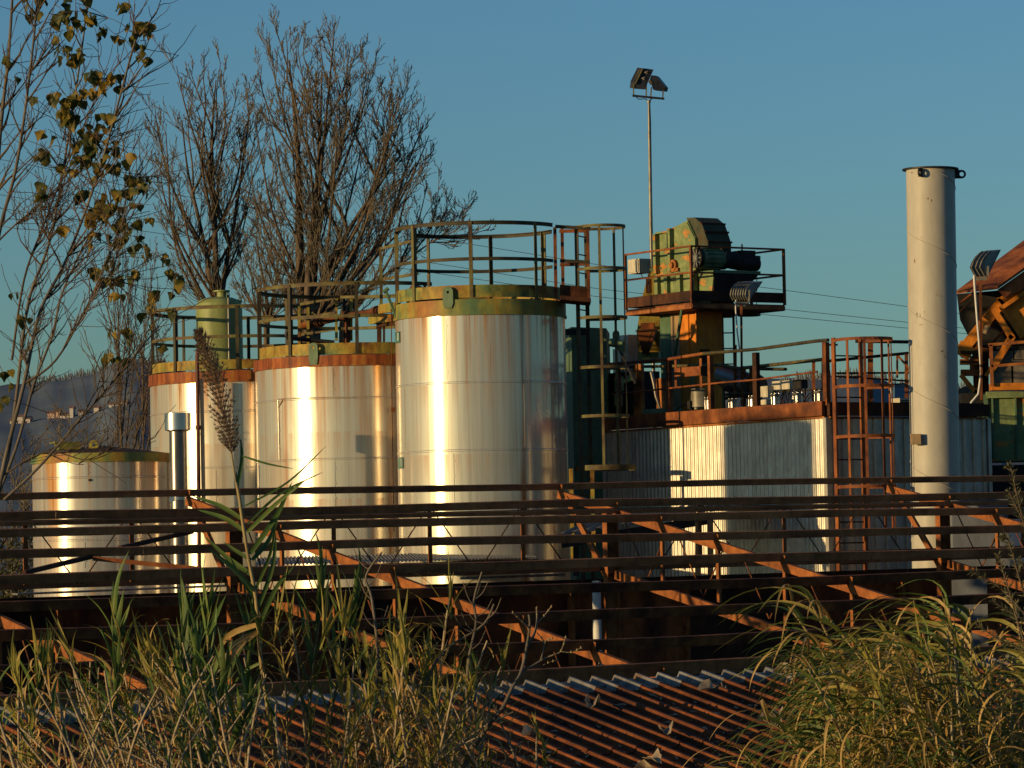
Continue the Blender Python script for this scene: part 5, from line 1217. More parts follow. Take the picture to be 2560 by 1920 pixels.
# ------------------------------------------------------------------ bare trees
def grow(mb, p, d, L, r, lev, cfg, rng):
    n = cfg['seg'][lev]; pts = [p]; rad = [r]
    d = d.normalized(); step = L / n
    for i in range(n):
        j = cfg['jit'][lev]
        d = (d + V((rng.gauss(0, j), rng.gauss(0, j), rng.gauss(0, j) + cfg['up'][lev]))).normalized()
        p = p + d * step; pts.append(p); rad.append(max(cfg['rmin'], r * (1 - .82 * (i + 1) / n)))
    mb[0 if lev <= cfg.get('trunklev', 0) else 1].tube(pts, rad, 7 if lev == 0 else (5 if lev == 1 else 3), False)
    if lev + 1 >= len(cfg['seg']): return
    nc = cfg['kids'][lev]
    for k in range(nc):
        f = cfg['from'][lev] + (1 - cfg['from'][lev]) * (k + rng.random()) / nc
        f = min(.985, f); i = min(n - 1, int(f * n)); q = pts[i] + (pts[i + 1] - pts[i]) * (f * n - i)
        ax = (pts[i + 1] - pts[i]).normalized(); o = ax.orthogonal().normalized(); b = ax.cross(o)
        az = rng.uniform(0, 6.283); ang = R(rng.uniform(*cfg['ang'][lev]))
        dd = ax * math.cos(ang) + (o * math.cos(az) + b * math.sin(az)) * math.sin(ang)
        LL = L * rng.uniform(*cfg['len'][lev]) * (1 - cfg['taper'][lev] * f)
        rr = min(rad[i] * .75, r * cfg['rk'][lev])
        grow(mb, q, dd, LL, max(cfg['rmin'], rr), lev + 1, cfg, rng)

def bare_tree(lab, base, H, seed, cfg, lean=V((0, 0, 0)), r0=.16, mats=('bark', 'twig'), group=None, fit=None):
    rng = random.Random(seed); t_, c_ = MB(), MB()
    grow((t_, c_), V(base), V((0, 0, 1)) + lean, H, r0, 0, cfg, rng)
    if fit:
        # stretch the grown tree to its real spread and height
        Yt = base.y; xl, xr, top = at(fit[0], 1000, Yt).x, at(fit[1], 1000, Yt).x, at((fit[0] + fit[1]) / 2, fit[2], Yt).z
        allv = c_.v + t_.v; xs_ = sorted(v[0] for v in allv); zm = sorted(v[2] for v in allv)[int(len(allv) * .9995)]
        lo_, hi_ = xs_[int(len(xs_) * .003)], xs_[int(len(xs_) * .997)]; bx = base.x
        kl, kr, kz = (bx - xl) / max(.1, bx - lo_), (xr - bx) / max(.1, hi_ - bx), (top - base.z) / (zm - base.z)
        kl, kr = max(.5, min(2.2, kl)), max(.5, min(2.2, kr))
        def fx(v):
            f = max(0, min(1, (v[2] - base.z) / (.35 * (zm - base.z))))
            k = kl if v[0] < bx else kr; k = 1 + (k - 1) * f
            return (bx + (v[0] - bx) * k, base.y + (v[1] - base.y) * (1 + ((kl + kr) / 2 - 1) * f), base.z + (v[2] - base.z) * kz)
        t_.v = [fx(v) for v in t_.v]; c_.v = [fx(v) for v in c_.v]
    root = thing('bare_tree', lab, 'tree', base, group)
    obj('trunk', t_, M[mats[0]], root)
    obj('crown', c_, M[mats[1]], root)
    return root
BROOM = dict(seg=[9, 7, 6, 4, 3], jit=[.015, .06, .10, .14, .2], up=[.03, .015, .07, .09, .05], kids=[34, 12, 6, 4], ang=[(16, 52), (18, 40), (20, 50), (25, 60)],
             len=[(.44, .58), (.30, .50), (.30, .50), (.25, .5)], taper=[.62, .35, .3, .2], rk=[.40, .5, .6, .7], rmin=.0085, **{'from': [.50, .18, .15, .2]})
FINE = dict(seg=[7, 6, 5], jit=[.05, .09, .13, .2], up=[.07, .09, .09, .06], kids=[5, 3, 0], ang=[(18, 40), (20, 46), (25, 60)], len=[(.42, .70), (.40, .65), (.3, .55)],
            taper=[.35, .3, .2], rk=[.55, .6, .7], rmin=.0065, trunklev=-1, **{'from': [.12, .12, .15]})
def fan_tree(lab, Y, foot, stems, tips, seed, r0, group=None, side=10, sub=.40):
    """bare tree: thick stems given by photo points, long limbs reaching for the crown outline, fine shoots along every limb"""
    rng = random.Random(seed); t_, c_ = MB(), MB()
    base = V((at(foot, 1400, Y).x, Y, 0)); P_ = []
    for st_, rr in stems:
        q = smooth([base if k == 0 else at(x, y, Y + rng.uniform(-.3, .3)) for k, (x, y) in enumerate(st_)], 5); m = len(q)
        t_.tube(q, [max(.008, rr * (1 - .93 * i / m)) for i in range(m)], 8, False)
        P_ += [(p, max(.02, rr * (1 - .72 * i / m))) for i, p in enumerate(q) if p.z > at(foot, 860, Y).z]
    for x, y in tips:
        T = at(x, y, Y) + V((0, rng.uniform(-1.6, 1.6), 0))
        # leave a stem where the limb keeps a natural fork angle
        best = min(P_, key=lambda pr: abs((T.z - pr[0].z) - 1.75 * math.hypot(T.x - pr[0].x, T.y - pr[0].y) - .9) + rng.uniform(0, .5))
        S, rs = best; mid = S * .5 + T * .5 + V(((T.x - S.x) * .10, 0, -(T - S).length * .05)) + V((rng.gauss(0, .10), rng.gauss(0, .10), 0))
        q = smooth([S, S * .75 + mid * .25 + V((rng.gauss(0, .05), 0, 0)), mid, mid * .4 + T * .6 + V((rng.gauss(0, .07), rng.gauss(0, .07), 0)), T], 5); m = len(q); L = (T - S).length
        r1 = min(rs * .8, .012 + .0095 * L); t_.tube(q, [max(.006, r1 * (1 - .88 * i / m)) for i in range(m)], 5, False)
        for k in range(int(side * (.5 + L / 5))):
            f = .12 + .86 * (k + rng.random()) / int(side * (.5 + L / 5)); i = min(m - 2, int(f * (m - 1))); p = q[i]; ax = (q[i + 1] - q[i]).normalized(); o = ax.orthogonal().normalized(); o2 = ax.cross(o)
            az = rng.uniform(0, 6.283); an = R(rng.uniform(18, 46)); d = ax * math.cos(an) + (o * math.cos(az) + o2 * math.sin(az)) * math.sin(an)
            grow((c_, c_), p, d, (sub * rng.uniform(.6, 1.25)) * (L * .55 + .9) * (1.1 - .6 * f), max(.0062, r1 * .38 * (1 - .7 * f)), 0, FINE, rng)
    root = thing('bare_tree', lab, 'tree', base, group); obj('trunk', t_, M['bark'], root); obj('crown', c_, M['twig'], root)
    return root
def smooth(pts, n=5):
    out = []
    for i in range(len(pts) - 1):
        p0 = pts[max(i - 1, 0)]; p1 = pts[i]; p2 = pts[i + 1]; p3 = pts[min(i + 2, len(pts) - 1)]
        for k in range(n):
            t = k / n; out.append(.5 * ((2 * p1) + (p2 - p0) * t + (2 * p0 - 5 * p1 + 4 * p2 - p3) * t * t + (3 * p1 - p0 - 3 * p2 + p3) * t ** 3))
    out.append(pts[-1]); return out
fan_tree('largest bare tree, rounded crown, behind the second tank', 84, 770, [([(770, 1400), (762, 900), (752, 700), (748, 560), (746, 420), (735, 270), (722, 150)], .16), ([(770, 1400), (778, 900), (784, 700), (800, 560), (842, 400), (880, 260)], .13),
    ([(770, 1400), (790, 900), (810, 720), (870, 580), (950, 460), (1000, 390)], .11), ([(770, 1400), (770, 860), (775, 640), (790, 480), (800, 330), (805, 170)], .11)],
    [(648, 330), (628, 410), (640, 470), (660, 250), (655, 160), (672, 110), (700, 95), (716, 82), (745, 110), (765, 95), (792, 84), (815, 110), (845, 90), (870, 105), (885, 125), (915, 140), (930, 165), (945, 190), (985, 190), (975, 250), (1000, 225), (1012, 270), (1055, 300), (1072, 335), (1040, 400), (1010, 440),
     (960, 500), (690, 380), (720, 300), (780, 260), (850, 300), (900, 340), (950, 350), (650, 560), (680, 500), (740, 380), (830, 430), (930, 430), (700, 200), (760, 180), (840, 190), (990, 330)], 5, .16, side=8)
fan_tree('narrower bare tree rising above the olive vessel', 86, 545, [([(545, 1400), (543, 900), (540, 720), (538, 600), (532, 470), (530, 330), (540, 200)], .12), ([(545, 1400), (540, 880), (525, 700), (500, 560), (470, 430), (455, 300)], .09), ([(545, 1400), (552, 880), (560, 700), (585, 560), (605, 420), (620, 300)], .09)],
    [(395, 270), (400, 330), (410, 420), (385, 470), (455, 185), (480, 180), (470, 250), (520, 200), (550, 165), (560, 165), (590, 210), (620, 200), (630, 250), (640, 320), (655, 370), (430, 350), (500, 280), (580, 300), (450, 450), (400, 560), (640, 450), (520, 380), (620, 520)], 9, .12, side=7)
fan_tree('bare tree leaning right behind the tallest tank railing', 88, 850, [([(850, 1400), (855, 900), (870, 760), (910, 680), (960, 620), (1020, 560)], .10), ([(850, 1400), (860, 900), (890, 760), (950, 700), (1030, 640), (1100, 590)], .08)],
    [(1045, 440), (1065, 440), (1095, 450), (1130, 480), (1150, 500), (1165, 530), (1225, 570), (1120, 545), (1080, 500), (1000, 500), (970, 520), (1180, 590), (1050, 560)], 21, .10, side=7)
fan_tree('low bare tree between the two taller bare trees', 90, 665, [([(665, 1400), (665, 900), (668, 760), (650, 660), (640, 590)], .08), ([(665, 1400), (668, 900), (680, 760), (700, 680), (720, 610)], .07)],
    [(590, 600), (610, 560), (640, 520), (670, 530), (700, 540), (580, 660), (740, 580), (760, 640), (620, 640)], 33, .08, side=9)
b4 = dict(BROOM); b4['kids'] = [12, 6, 5, 2]; b4['ang'] = [(10, 28), (14, 30), (18, 40), (20, 50)]
ct = at(318, 1400, 74)
bare_tree('slender dark bare tree left of the third tank', V((ct.x, ct.y, 0)), 11.5, 41, b4, V((-.02, 0, 0)), .12, ('bark', 'bark'), fit=(240, 360, 470))
ct = at(352, 1400, 76)
bare_tree('thin crooked bare sapling close beside the third tank', V((ct.x, ct.y, 0)), 9.6, 43, b4, V((.015, 0, 0)), .10, ('bark', 'bark'), fit=(300, 440, 590))
# scrub far behind at the left
b5 = dict(BROOM); b5['seg'] = [6, 5, 4, 3]; b5['kids'] = [14, 7, 5]; b5['ang'] = [(20, 55), (20, 45), (25, 60)]; b5['rmin'] = .009; b5['from'] = [.25, .18, .15, .2]; b4['from'] = [.4, .18, .15, .2]
for k, (x, H) in enumerate(((20, 6.6), (110, 7.2), (170, 7.8), (235, 7.6), (290, 7.0), (375, 8.2), (425, 8.8), (600, 9.0), (690, 8.8))):
    ct = at(x, 1400, 92 + (k % 3) * 4)
    bare_tree('brown leafless thicket tree far behind the low tank' if k < 6 else 'brown leafless thicket tree far behind the third tank', V((ct.x, ct.y, 0)), H, 60 + k, b5, V((0, 0, 0)), .07, ('twig', 'twig'), 'leafless thicket trees behind the tanks')
# evergreen scrub at the left edge
def scrub(lab, base, w_, h_, n_, seed, mt='scrub'):
    rng = random.Random(seed); mb = MB(); st = MB()
    for k in range(n_):
        a = rng.uniform(0, 6.283); rr = math.sqrt(rng.random()) * w_; hz = h_ * rng.random() ** .8 * (1 - .45 * (rr / w_) ** 2)
        p = V(base) + V((math.cos(a) * rr, math.sin(a) * rr * .6, hz)); s_ = rng.uniform(.05, .11)
        d = V((rng.gauss(0, 1), rng.gauss(0, 1), rng.gauss(.3, .8))).normalized(); e = d.orthogonal().normalized() * s_ * .35
        mb.add([p - e, p + d * s_, p + e, p - d * s_ * .8], [(0, 1, 2, 3)])
    for k in range(14):
        a = rng.uniform(0, 6.283); st.tube([V(base), V(base) + V((math.cos(a) * w_ * .7, math.sin(a) * w_ * .4, h_ * rng.uniform(.6, 1)))], [.03, .008], 4, False)
    root = thing('shrub', lab, 'shrub', base); obj('foliage', mb, M[mt], root); obj('stem', st, M['bark'], root)
ct = at(40, 1400, 66); scrub('olive green bush at left edge behind the purlins', V((ct.x, ct.y, 1.5)), 1.5, 4.3, 4200, 3)
ct = at(20, 1400, 62); scrub('low dark bush at far left under the first purlins', V((ct.x, ct.y, 1.5)), 1.2, 3.3, 2600, 4)

# ------------------------------------------------------------------ leafy poplar close by on the left
pop = thing('poplar_tree', 'many stemmed poplar at left with last yellow and dark leaves', 'tree', V((at(60, 1400, 26).x, 26, ground_z(-3, 26))))
rng = random.Random(77); tk, tw_, lv = MB(), MB(), MB()
stems = [  # photo points (x, y, distance), root radius
    ([(-60, 1500, 26), (-30, 900, 26), (-5, 400, 26), (22, 130, 26), (35, -80, 26)], .035, 10),
    ([(-40, 1500, 25), (0, 1210, 25), (60, 960, 25), (100, 780, 25.2), (170, 640, 25.4), (250, 420, 25.5), (330, 130, 25.5), (345, 90, 25.5)], .026, 14),
    ([(-60, 1320, 26), (10, 1180, 26), (40, 1000, 26.2), (70, 760, 26.2), (125, 600, 26.3), (165, 380, 26.2), (205, 120, 26.2), (225, -60, 26)], .024, 14),
    ([(-70, 1000, 25), (-10, 620, 25), (40, 420, 25), (70, 220, 25), (90, 40, 25), (95, -60, 25)], .024, 10),
    ([(-30, 1300, 27), (40, 1120, 27), (85, 960, 27), (130, 840, 27), (160, 720, 27), (240, 560, 27.2), (300, 480, 27.2), (352, 440, 27.2)], .020, 12),
    ([(10, 1250, 24.5), (100, 1165, 24.5), (190, 1060, 24.6), (260, 980, 24.7), (330, 900, 24.8), (390, 820, 25)], .017, 9),
    ([(-80, 1270, 26), (20, 1180, 26), (120, 1130, 26), (220, 1150, 26), (300, 1120, 26)], .012, 6),
    ([(30, 900, 26), (60, 700, 26), (110, 560, 26), (160, 430, 26), (215, 300, 26), (270, 170, 26)], .014, 12),
    ([(-40, 640, 26), (40, 560, 26), (140, 480, 26), (200, 420, 26), (260, 330, 26)], .012, 10),
    ([(60, 960, 25), (140, 900, 25), (220, 760, 25), (270, 640, 25), (300, 560, 25)], .014, 12),
]
tips = []
for pl, r0_, nt_ in stems:
    P_ = smooth([at(*q) for q in pl]); m = len(P_)
    (tk if r0_ > .016 else tw_).tube(P_, [r0_ * .62 * (1 - .7 * i / m) for i in range(m)], 7, False)
    for k in range(nt_ * 2):
        i = rng.randrange(int(m * .25), m - 1); q = P_[i]; ax = (P_[i + 1] - P_[i]).normalized()
        sgn = 1 if rng.random() < .72 else -1
        d = (ax * .75 + V((sgn * rng.uniform(.25, .8), rng.uniform(-.5, .5), rng.uniform(-.15, .5)))).normalized()
        L = rng.uniform(.15, .5); pts = [q]; nseg = 6
        for s_ in range(nseg):
            d = (d + V((rng.gauss(0, .13), rng.gauss(0, .13), rng.gauss(.06, .10)))).normalized(); q = q + d * L / nseg; pts.append(q)
        tw_.tube(pts, [max(.0028, r0_ * .34 * (1 - .8 * s_ / nseg)) for s_ in range(nseg + 1)], 4, False); tips.append(pts)
        for kk in range(rng.randrange(2, 6)):
            i2 = rng.randrange(1, nseg); q2 = pts[i2]; d2 = (d + V((rng.gauss(0, .6), rng.gauss(0, .5), rng.gauss(.05, .5)))).normalized(); L2 = rng.uniform(.10, .38); p2 = [q2]
            for s_ in range(4): d2 = (d2 + V((rng.gauss(0, .2), rng.gauss(0, .2), rng.gauss(.05, .2)))).normalized(); q2 = q2 + d2 * L2 / 4; p2.append(q2)
            tw_.tube(p2, [.0034, .003, .0026, .0022, .002], 3, False); tips.append(p2)
def poplar_leaf(mb, p, s_, rng):
    down = V((rng.gauss(0, .35), rng.gauss(0, .35), -1)).normalized(); side = V((rng.gauss(0, 1), rng.gauss(0, 1), rng.gauss(0, .3))).normalized()
    side = (side - down * side.dot(down)).normalized(); nn = side.cross(down)
    out = [(0, .0), (.30, .06), (.48, .22), (.44, .42), (.26, .68), (0, 1.0), (-.26, .68), (-.44, .42), (-.48, .22), (-.30, .06)]
    vs = [p + side * u * s_ + down * v * s_ + nn * (abs(u) * rng.uniform(.1, .8) * s_ + rng.uniform(-.04, .04) * s_) for u, v in out]
    vs += [p + down * .35 * s_, p + down * .7 * s_]
    mb.add(vs, [(0, 1, 10), (1, 2, 10), (2, 3, 10), (3, 4, 11, 10), (4, 5, 11), (5, 6, 11), (6, 7, 10, 11), (7, 8, 10), (8, 9, 10), (9, 0, 10)], True)
spots = [(75, 10, 34, 8), (190, 15, 34, 14), (150, 40, 18, 5), (180, 65, 24, 8), (225, 40, 12, 4), (305, 15, 10, 3), (335, 70, 20, 8), (365, 70, 14, 6), (290, 92, 10, 2), (350, 110, 12, 3), (358, 140, 14, 4), (132, 90, 12, 3), (160, 130, 18, 6), (200, 130, 12, 4), (255, 80, 14, 5),
         (82, 250, 10, 2), (135, 235, 14, 4), (190, 235, 18, 6), (240, 180, 16, 5), (285, 200, 22, 7), (250, 210, 14, 4), (225, 225, 10, 3), (160, 265, 24, 9), (170, 300, 24, 9), (235, 300, 20, 5), (270, 300, 16, 5), (120, 330, 12, 3), (205, 365, 26, 9), (225, 345, 24, 8),
         (275, 360, 18, 6), (245, 385, 26, 9), (210, 405, 26, 9), (265, 420, 24, 8), (110, 380, 18, 5), (155, 405, 12, 3), (180, 430, 10, 2), (285, 410, 14, 4), (318, 435, 10, 2), (360, 445, 18, 6), (345, 470, 24, 7), (320, 390, 14, 3), (100, 470, 20, 6), (205, 480, 14, 4), (270, 500, 28, 9),
         (300, 490, 18, 5), (280, 540, 22, 7), (220, 530, 20, 6), (345, 500, 10, 2), (375, 535, 12, 2), (235, 575, 18, 4), (155, 575, 12, 3), (330, 575, 24, 8), (285, 590, 16, 4), (345, 600, 16, 4), (225, 600, 10, 2), (360, 640, 12, 3), (415, 640, 10, 3), (425, 670, 10, 2), (440, 690, 14, 5),
         (435, 730, 12, 3), (385, 740, 18, 6), (370, 770, 14, 4), (440, 780, 10, 2), (372, 805, 10, 2), (410, 865, 10, 1), (240, 680, 14, 4), (280, 660, 18, 5), (275, 700, 14, 4), (295, 725, 12, 3), (330, 680, 14, 4), (315, 830, 10, 3), (285, 830, 8, 2), (270, 880, 16, 5), (35, 740, 10, 2), (45, 790, 10, 3), (70, 790, 8, 1), (10, 945, 20, 4), (18, 150, 12, 3), (35, 200, 8, 1), (10, 1000, 12, 3), (310, 900, 10, 2)]
allp = [(q, pts) for pts in tips for q in pts[2:]]
for x, y, sp_, n_ in spots:
    c = at(x, y, 25.6); mbp = []
    # a twig carries every cluster
    j = min(range(0, len(allp), 3), key=lambda i: (allp[i][0] - c).length_squared); q0 = allp[j][0]
    mid = q0 * .5 + c * .5 + V((rng.uniform(-.05, .05), 0, rng.uniform(-.02, .06)))
    tw_.tube(smooth([q0, mid, c + Z * .02], 3), .0028, 3, False)
    for k in range(max(1, int(n_ * 1.25))):
        p = at(x + rng.uniform(-1, 1) * sp_, y + rng.uniform(-1, 1) * sp_, 25.6 + rng.uniform(-.12, .12)); s_ = rng.uniform(.05, .095)
        poplar_leaf(lv, p, s_, rng)
        tw_.tube([p, p + (c - p) * .5 + Z * .02], .0016, 3, False)
obj('stem', tk, M['bark_pale'], pop); obj('twig', tw_, M['bark'], pop); obj('leaves', lv, M['poplar_leaf'], pop)

# ------------------------------------------------------------------ reeds
def blade(mb, p, d, L, w_, droop, rng, curl=0.0, seg=8, wind=0.0, roll=0.0):
    """one strap leaf: starts along d and bends under its weight"""
    d = d.normalized(); side = d.cross(Z)
    side = side.normalized() if side.length > .05 else V((1, 0, 0))
    vs = []; tw = rng.uniform(-.5, .5)
    for i in range(seg + 1):
        t = i / seg
        wv = w_ * (math.sin(math.pi * min(1, (t * .86 + .14))) ** .7) * (1 - t * .35)
        if i == seg: wv = .0008
        s2 = side * math.cos(tw * t) + d.cross(side) * math.sin(tw * t); nn = s2.cross(d).normalized()
        vs += [p - s2 * wv / 2 + nn * wv * .16, p.copy(), p + s2 * wv / 2 + nn * wv * .16]
        d = (d + V((rng.gauss(0, .03) + curl * .1 - wind / seg, rng.gauss(0, .03), -droop * (.35 + t * 1.3) / seg))).normalized()
        if roll: d = (Matrix.Rotation(-roll * (.3 + 1.4 * t) / seg, 3, side) @ d).normalized()
        p = p + d * L / seg
    fs = []
    for i in range(seg):
        a = i * 3; fs += [(a, a + 1, a + 4, a + 3), (a + 1, a + 2, a + 5, a + 4)]
    mb.add(vs, fs, True)

def make_reed(lab, H, rng, nleaf, leafL, leafW, bend=.1, dry=.3, plume=False, group=None, stem_r=.012, top_tuft=True, leaf_from=.35, green='leaf_green', stem_m='cane', droop=(.5, 1.6), spread=(.35, .8), wind=0.0):
    """giant reed growing at the origin"""
    root = thing('giant_reed', lab, 'reed', (0, 0, 0), group)
    pts = []; d = V((0, 0, 1)); p = V((0, 0, 0)); n = 16; az = rng.uniform(0, 6.283); bd = V((math.cos(az), math.sin(az), 0))
    for i in range(n + 1):
        pts.append(p); d = (d + bd * bend / n * (1 + i / n) + V((rng.gauss(0, .012), rng.gauss(0, .012), 0))).normalized(); p = p + d * H / n
    st = MB().tube(pts, [stem_r * (1 - .55 * i / n) for i in range(n + 1)], 8, False)
    for i in range(1, n): st.tube([pts[i] - Z * .006, pts[i] + Z * .006], stem_r * (1 - .55 * i / n) * 1.25, 8, False)
    obj('stem', st, M[stem_m], root)
    g_, d_ = MB(), MB(); side0 = rng.uniform(0, 6.283)
    for k in range(nleaf):
        f = leaf_from + (1 - leaf_from) * (k + .3 * rng.random()) / nleaf
        i = min(n - 1, int(f * n)); q = pts[i] + (pts[i + 1] - pts[i]) * (f * n - i)
        az = side0 + (math.pi if k % 2 else 0) + rng.gauss(0, .45); el = rng.uniform(*spread) * (1.0 - .5 * f)
        d0 = V((math.cos(az) * math.sin(el), math.sin(az) * math.sin(el), math.cos(el)))
        isd = rng.random() < dry * (1.4 - f)
        blade(d_ if isd else g_, q, d0, leafL * rng.uniform(.6, 1.15), leafW * rng.uniform(.7, 1.1) * (.75 if isd else 1), rng.uniform(*droop) * (1.7 if isd else 1), rng, rng.uniform(-1, 1) * (1.6 if isd else .5), wind=wind, roll=rng.choice((0, rng.uniform(1, 5.5 if not wind else 2.0))) if isd else 0, seg=11 if isd else 8)
    if top_tuft and not plume:
        for k in range(4):
            az = side0 + k * 1.7; el = rng.uniform(.05, .25); blade(g_, pts[-1] - Z * .05 * k, V((math.cos(az) * math.sin(el), math.sin(az) * math.sin(el), math.cos(el))), leafL * rng.uniform(.5, .9), leafW * .8, rng.uniform(.1, .6), rng)
    if g_.v: obj('leaves', g_, M[green], root)
    if d_.v: obj('dry_leaves', d_, M['leaf_dry'], root)
    return root, pts, d

# the tall reed with a plume, left of centre
rg = random.Random(5)
Yh = 24.0
hb = V((at(672, 1920, Yh).x, Yh, ground_z(-1, Yh)))
hero = thing('giant_reed', 'tallest reed with long brown feathery plume and broad green leaves', 'reed', hb)
hp = smooth([at(705, 2060, Yh), at(690, 1920, Yh), at(668, 1760, Yh), at(651, 1640, Yh), at(640, 1500, Yh), at(622, 1400, Yh), at(606, 1300, Yh), at(598, 1240, Yh), at(592, 1210, Yh)], 4)
hp[0] = V((hp[0].x, hp[0].y, hb.z)); m = len(hp)
st = MB().tube(hp, [.0145 - .0055 * i / m for i in range(m)], 10, False)
for i in range(2, m, 3): st.tube([hp[i] - Z * .008, hp[i] + Z * .008], .0155 - .005 * i / m, 10, False)
st.tube(smooth([at(606, 1300, Yh), at(596, 1245, Yh), at(584, 1170, Yh), at(578, 1130, Yh)], 4), .0055, 8, False)
obj('stem', st, M['cane'], hero)
gl, dl = MB(), MB()
def aimed(mb, a, b, w_, droop_px=0, c=None, Y0=Yh, Y1=None):
    """a leaf from photo point a to tip b, bowed through an optional middle point"""
    Y1 = Y1 or Y0 + rg.uniform(-.25, .25)
    A = at(*a, Y0); B = at(*b, Y1); C = at(*c, (Y0 + Y1) / 2) if c else (A + B) / 2 + Z * (B - A).length * .08
    P_ = smooth([A, C, B], 6); n = len(P_) - 1; vs = []
    for i, p in enumerate(P_):
        t = i / n; d = (P_[min(i + 1, n)] - P_[max(i - 1, 0)]).normalized(); s2 = d.cross(V((.35, -.9, .25)).normalized()).normalized(); nn = s2.cross(d)
        wv = w_ * .82 * (math.sin(math.pi * min(1, t * .84 + .16)) ** .75) * (1 - .3 * t) + .0008
        vs += [p - s2 * wv / 2 + nn * wv * .15, p, p + s2 * wv / 2 + nn * wv * .15]
    fs = []
    for i in range(n): a_ = i * 3; fs += [(a_, a_ + 1, a_ + 4, a_ + 3), (a_ + 1, a_ + 2, a_ + 5, a_ + 4)]
    mb.add(vs, fs, True)
for a, b, c, w_ in (((593, 1215), (601, 1095), (604, 1150), .034), ((596, 1225), (590, 1180), None, .02),
        ((606, 1300), (480, 1240), (550, 1265), .044), ((612, 1330), (495, 1275), (560, 1296), .048), ((612, 1265), (815, 1115), (720, 1205), .018), ((618, 1310), (808, 1180), (700, 1235), .022),
        ((618, 1330), (770, 1195), (690, 1260), .036), ((625, 1385), (730, 1205), (690, 1290), .046), ((630, 1400), (700, 1275), (672, 1350), .040),
        ((628, 1400), (560, 1355), (590, 1378), .036), ((632, 1440), (510, 1340), (568, 1395), .048), ((640, 1480), (520, 1370), (580, 1420), .046), ((640, 1500), (575, 1390), (605, 1450), .040),
        ((605, 1140), (735, 1172), (670, 1160), .020), ((645, 1520), (690, 1330), (680, 1420), .040), ((648, 1560), (735, 1415), (690, 1470), .040), ((640, 1470), (690, 1300), (675, 1385), .03),
        ((655, 1600), (620, 1490), (640, 1545), .042), ((650, 1640), (560, 1600), (606, 1612), .03), ((652, 1620), (640, 1545), None, .04), ((655, 1655), (570, 1725), (610, 1680), .026), ((660, 1700), (560, 1745), (610, 1720), .022),
        ((655, 1620), (720, 1560), (690, 1585), .02), ((668, 1660), (740, 1720), (705, 1680), .012)):
    aimed(gl, a, b, w_, c=c)
for a, b, c, w_ in (((648, 1560), (520, 1720), (560, 1600), .05), ((650, 1575), (575, 1720), (588, 1630), .045), ((640, 1580), (555, 1700), (575, 1620), .035), ((640, 1520), (640, 1600), (655, 1560), .03)):
    aimed(dl, a, b, w_, c=c)
obj('leaves', gl, M['leaf_green'], hero); obj('dry_leaves', dl, M['leaf_dry'], hero)
# plume: hundreds of fine bristly spikelets on side stalks
pl = MB(); ps = smooth([at(579, 1135, Yh), at(572, 1090, Yh), at(556, 1020, Yh), at(538, 950, Yh), at(520, 890, Yh), at(503, 840, Yh)], 6); m = len(ps)
pl.tube(ps, [.004 - .003 * i / m for i in range(m)], 5, False)
for k in range(330):
    f = rg.random() ** .9; i = min(m - 2, int(f * m)); q = ps[i]; ax = (ps[i + 1] - ps[i]).normalized()
    az = rg.uniform(0, 6.283); o = ax.orthogonal(); o2 = ax.cross(o)
    env = math.sin(math.pi * min(1, .12 + f * .92)) ** .8
    d = (ax * 1.0 + (o * math.cos(az) + o2 * math.sin(az)) * .42 * (1 - .4 * f)).normalized(); L = .05 + .095 * env; pts = [q]
    for s_ in range(4): d = (d + V((rg.gauss(0, .06), rg.gauss(0, .06), -.05))).normalized(); q = q + d * L / 4; pts.append(q)
    pl.tube(pts, .0012, 3, False)
    for kk in range(20):
        j = rg.randrange(1, 5); pp = pts[j]; dd = (d + V((rg.gauss(0, .45), rg.gauss(0, .45), rg.gauss(0, .35)))).normalized(); ss = rg.uniform(.014, .03); e = dd.orthogonal().normalized() * .003
        pl.add([pp - e, pp + e, pp + dd * ss], [(0, 1, 2)])
obj('plume', pl, M['plume'], hero)

# reed clumps: a few kinds, copied
rk = random.Random(19)
kinds = []
LB = dict(green='upright green reed in the clump at lower left', dry='dead straw reed in the clump at lower left')
def proto(lab, **kw):
    o, _, _ = make_reed(lab, rng=rk, **kw); return o
P1 = [proto('x', H=2.2, nleaf=18, leafL=.62, leafW=.050, bend=.12, dry=.12, leaf_from=.45, droop=(.15, .8), spread=(.2, .6), stem_r=.014) for _ in range(3)]
P2 = [proto('x', H=2.0, nleaf=11, leafL=.36, leafW=.026, bend=rk.choice((.15, .4, .8)), dry=.95, stem_r=.016, leaf_from=.3, top_tuft=False, stem_m='cane_grey', droop=(1.0, 2.6), spread=(.4, 1.1)) for _ in range(6)]
P3 = [proto('x', H=2.0, nleaf=26, leafL=.55, leafW=.036, bend=.4, dry=.45, leaf_from=.15, green='leaf_olive', droop=(.8, 2.2), spread=(.5, 1.2)) for _ in range(4)]
P5 = [proto('x', H=2.0, nleaf=30, leafL=.66, leafW=.038, bend=.3, dry=.45, leaf_from=.15, green='leaf_olive' if k_ % 3 else 'leaf_green', droop=(1.2, 2.6), spread=(.8, 1.5), wind=2.2, top_tuft=False) for k_ in range(5)]
P4 = [proto('x', H=1.9, nleaf=22, leafL=.40, leafW=.030, stem_r=.014, bend=.2, dry=.92, leaf_from=.35, stem_m='cane_grey', green='leaf_olive', droop=(.6, 2.4), spread=(.4, 1.0)) for _ in range(4)]
usedp = set()
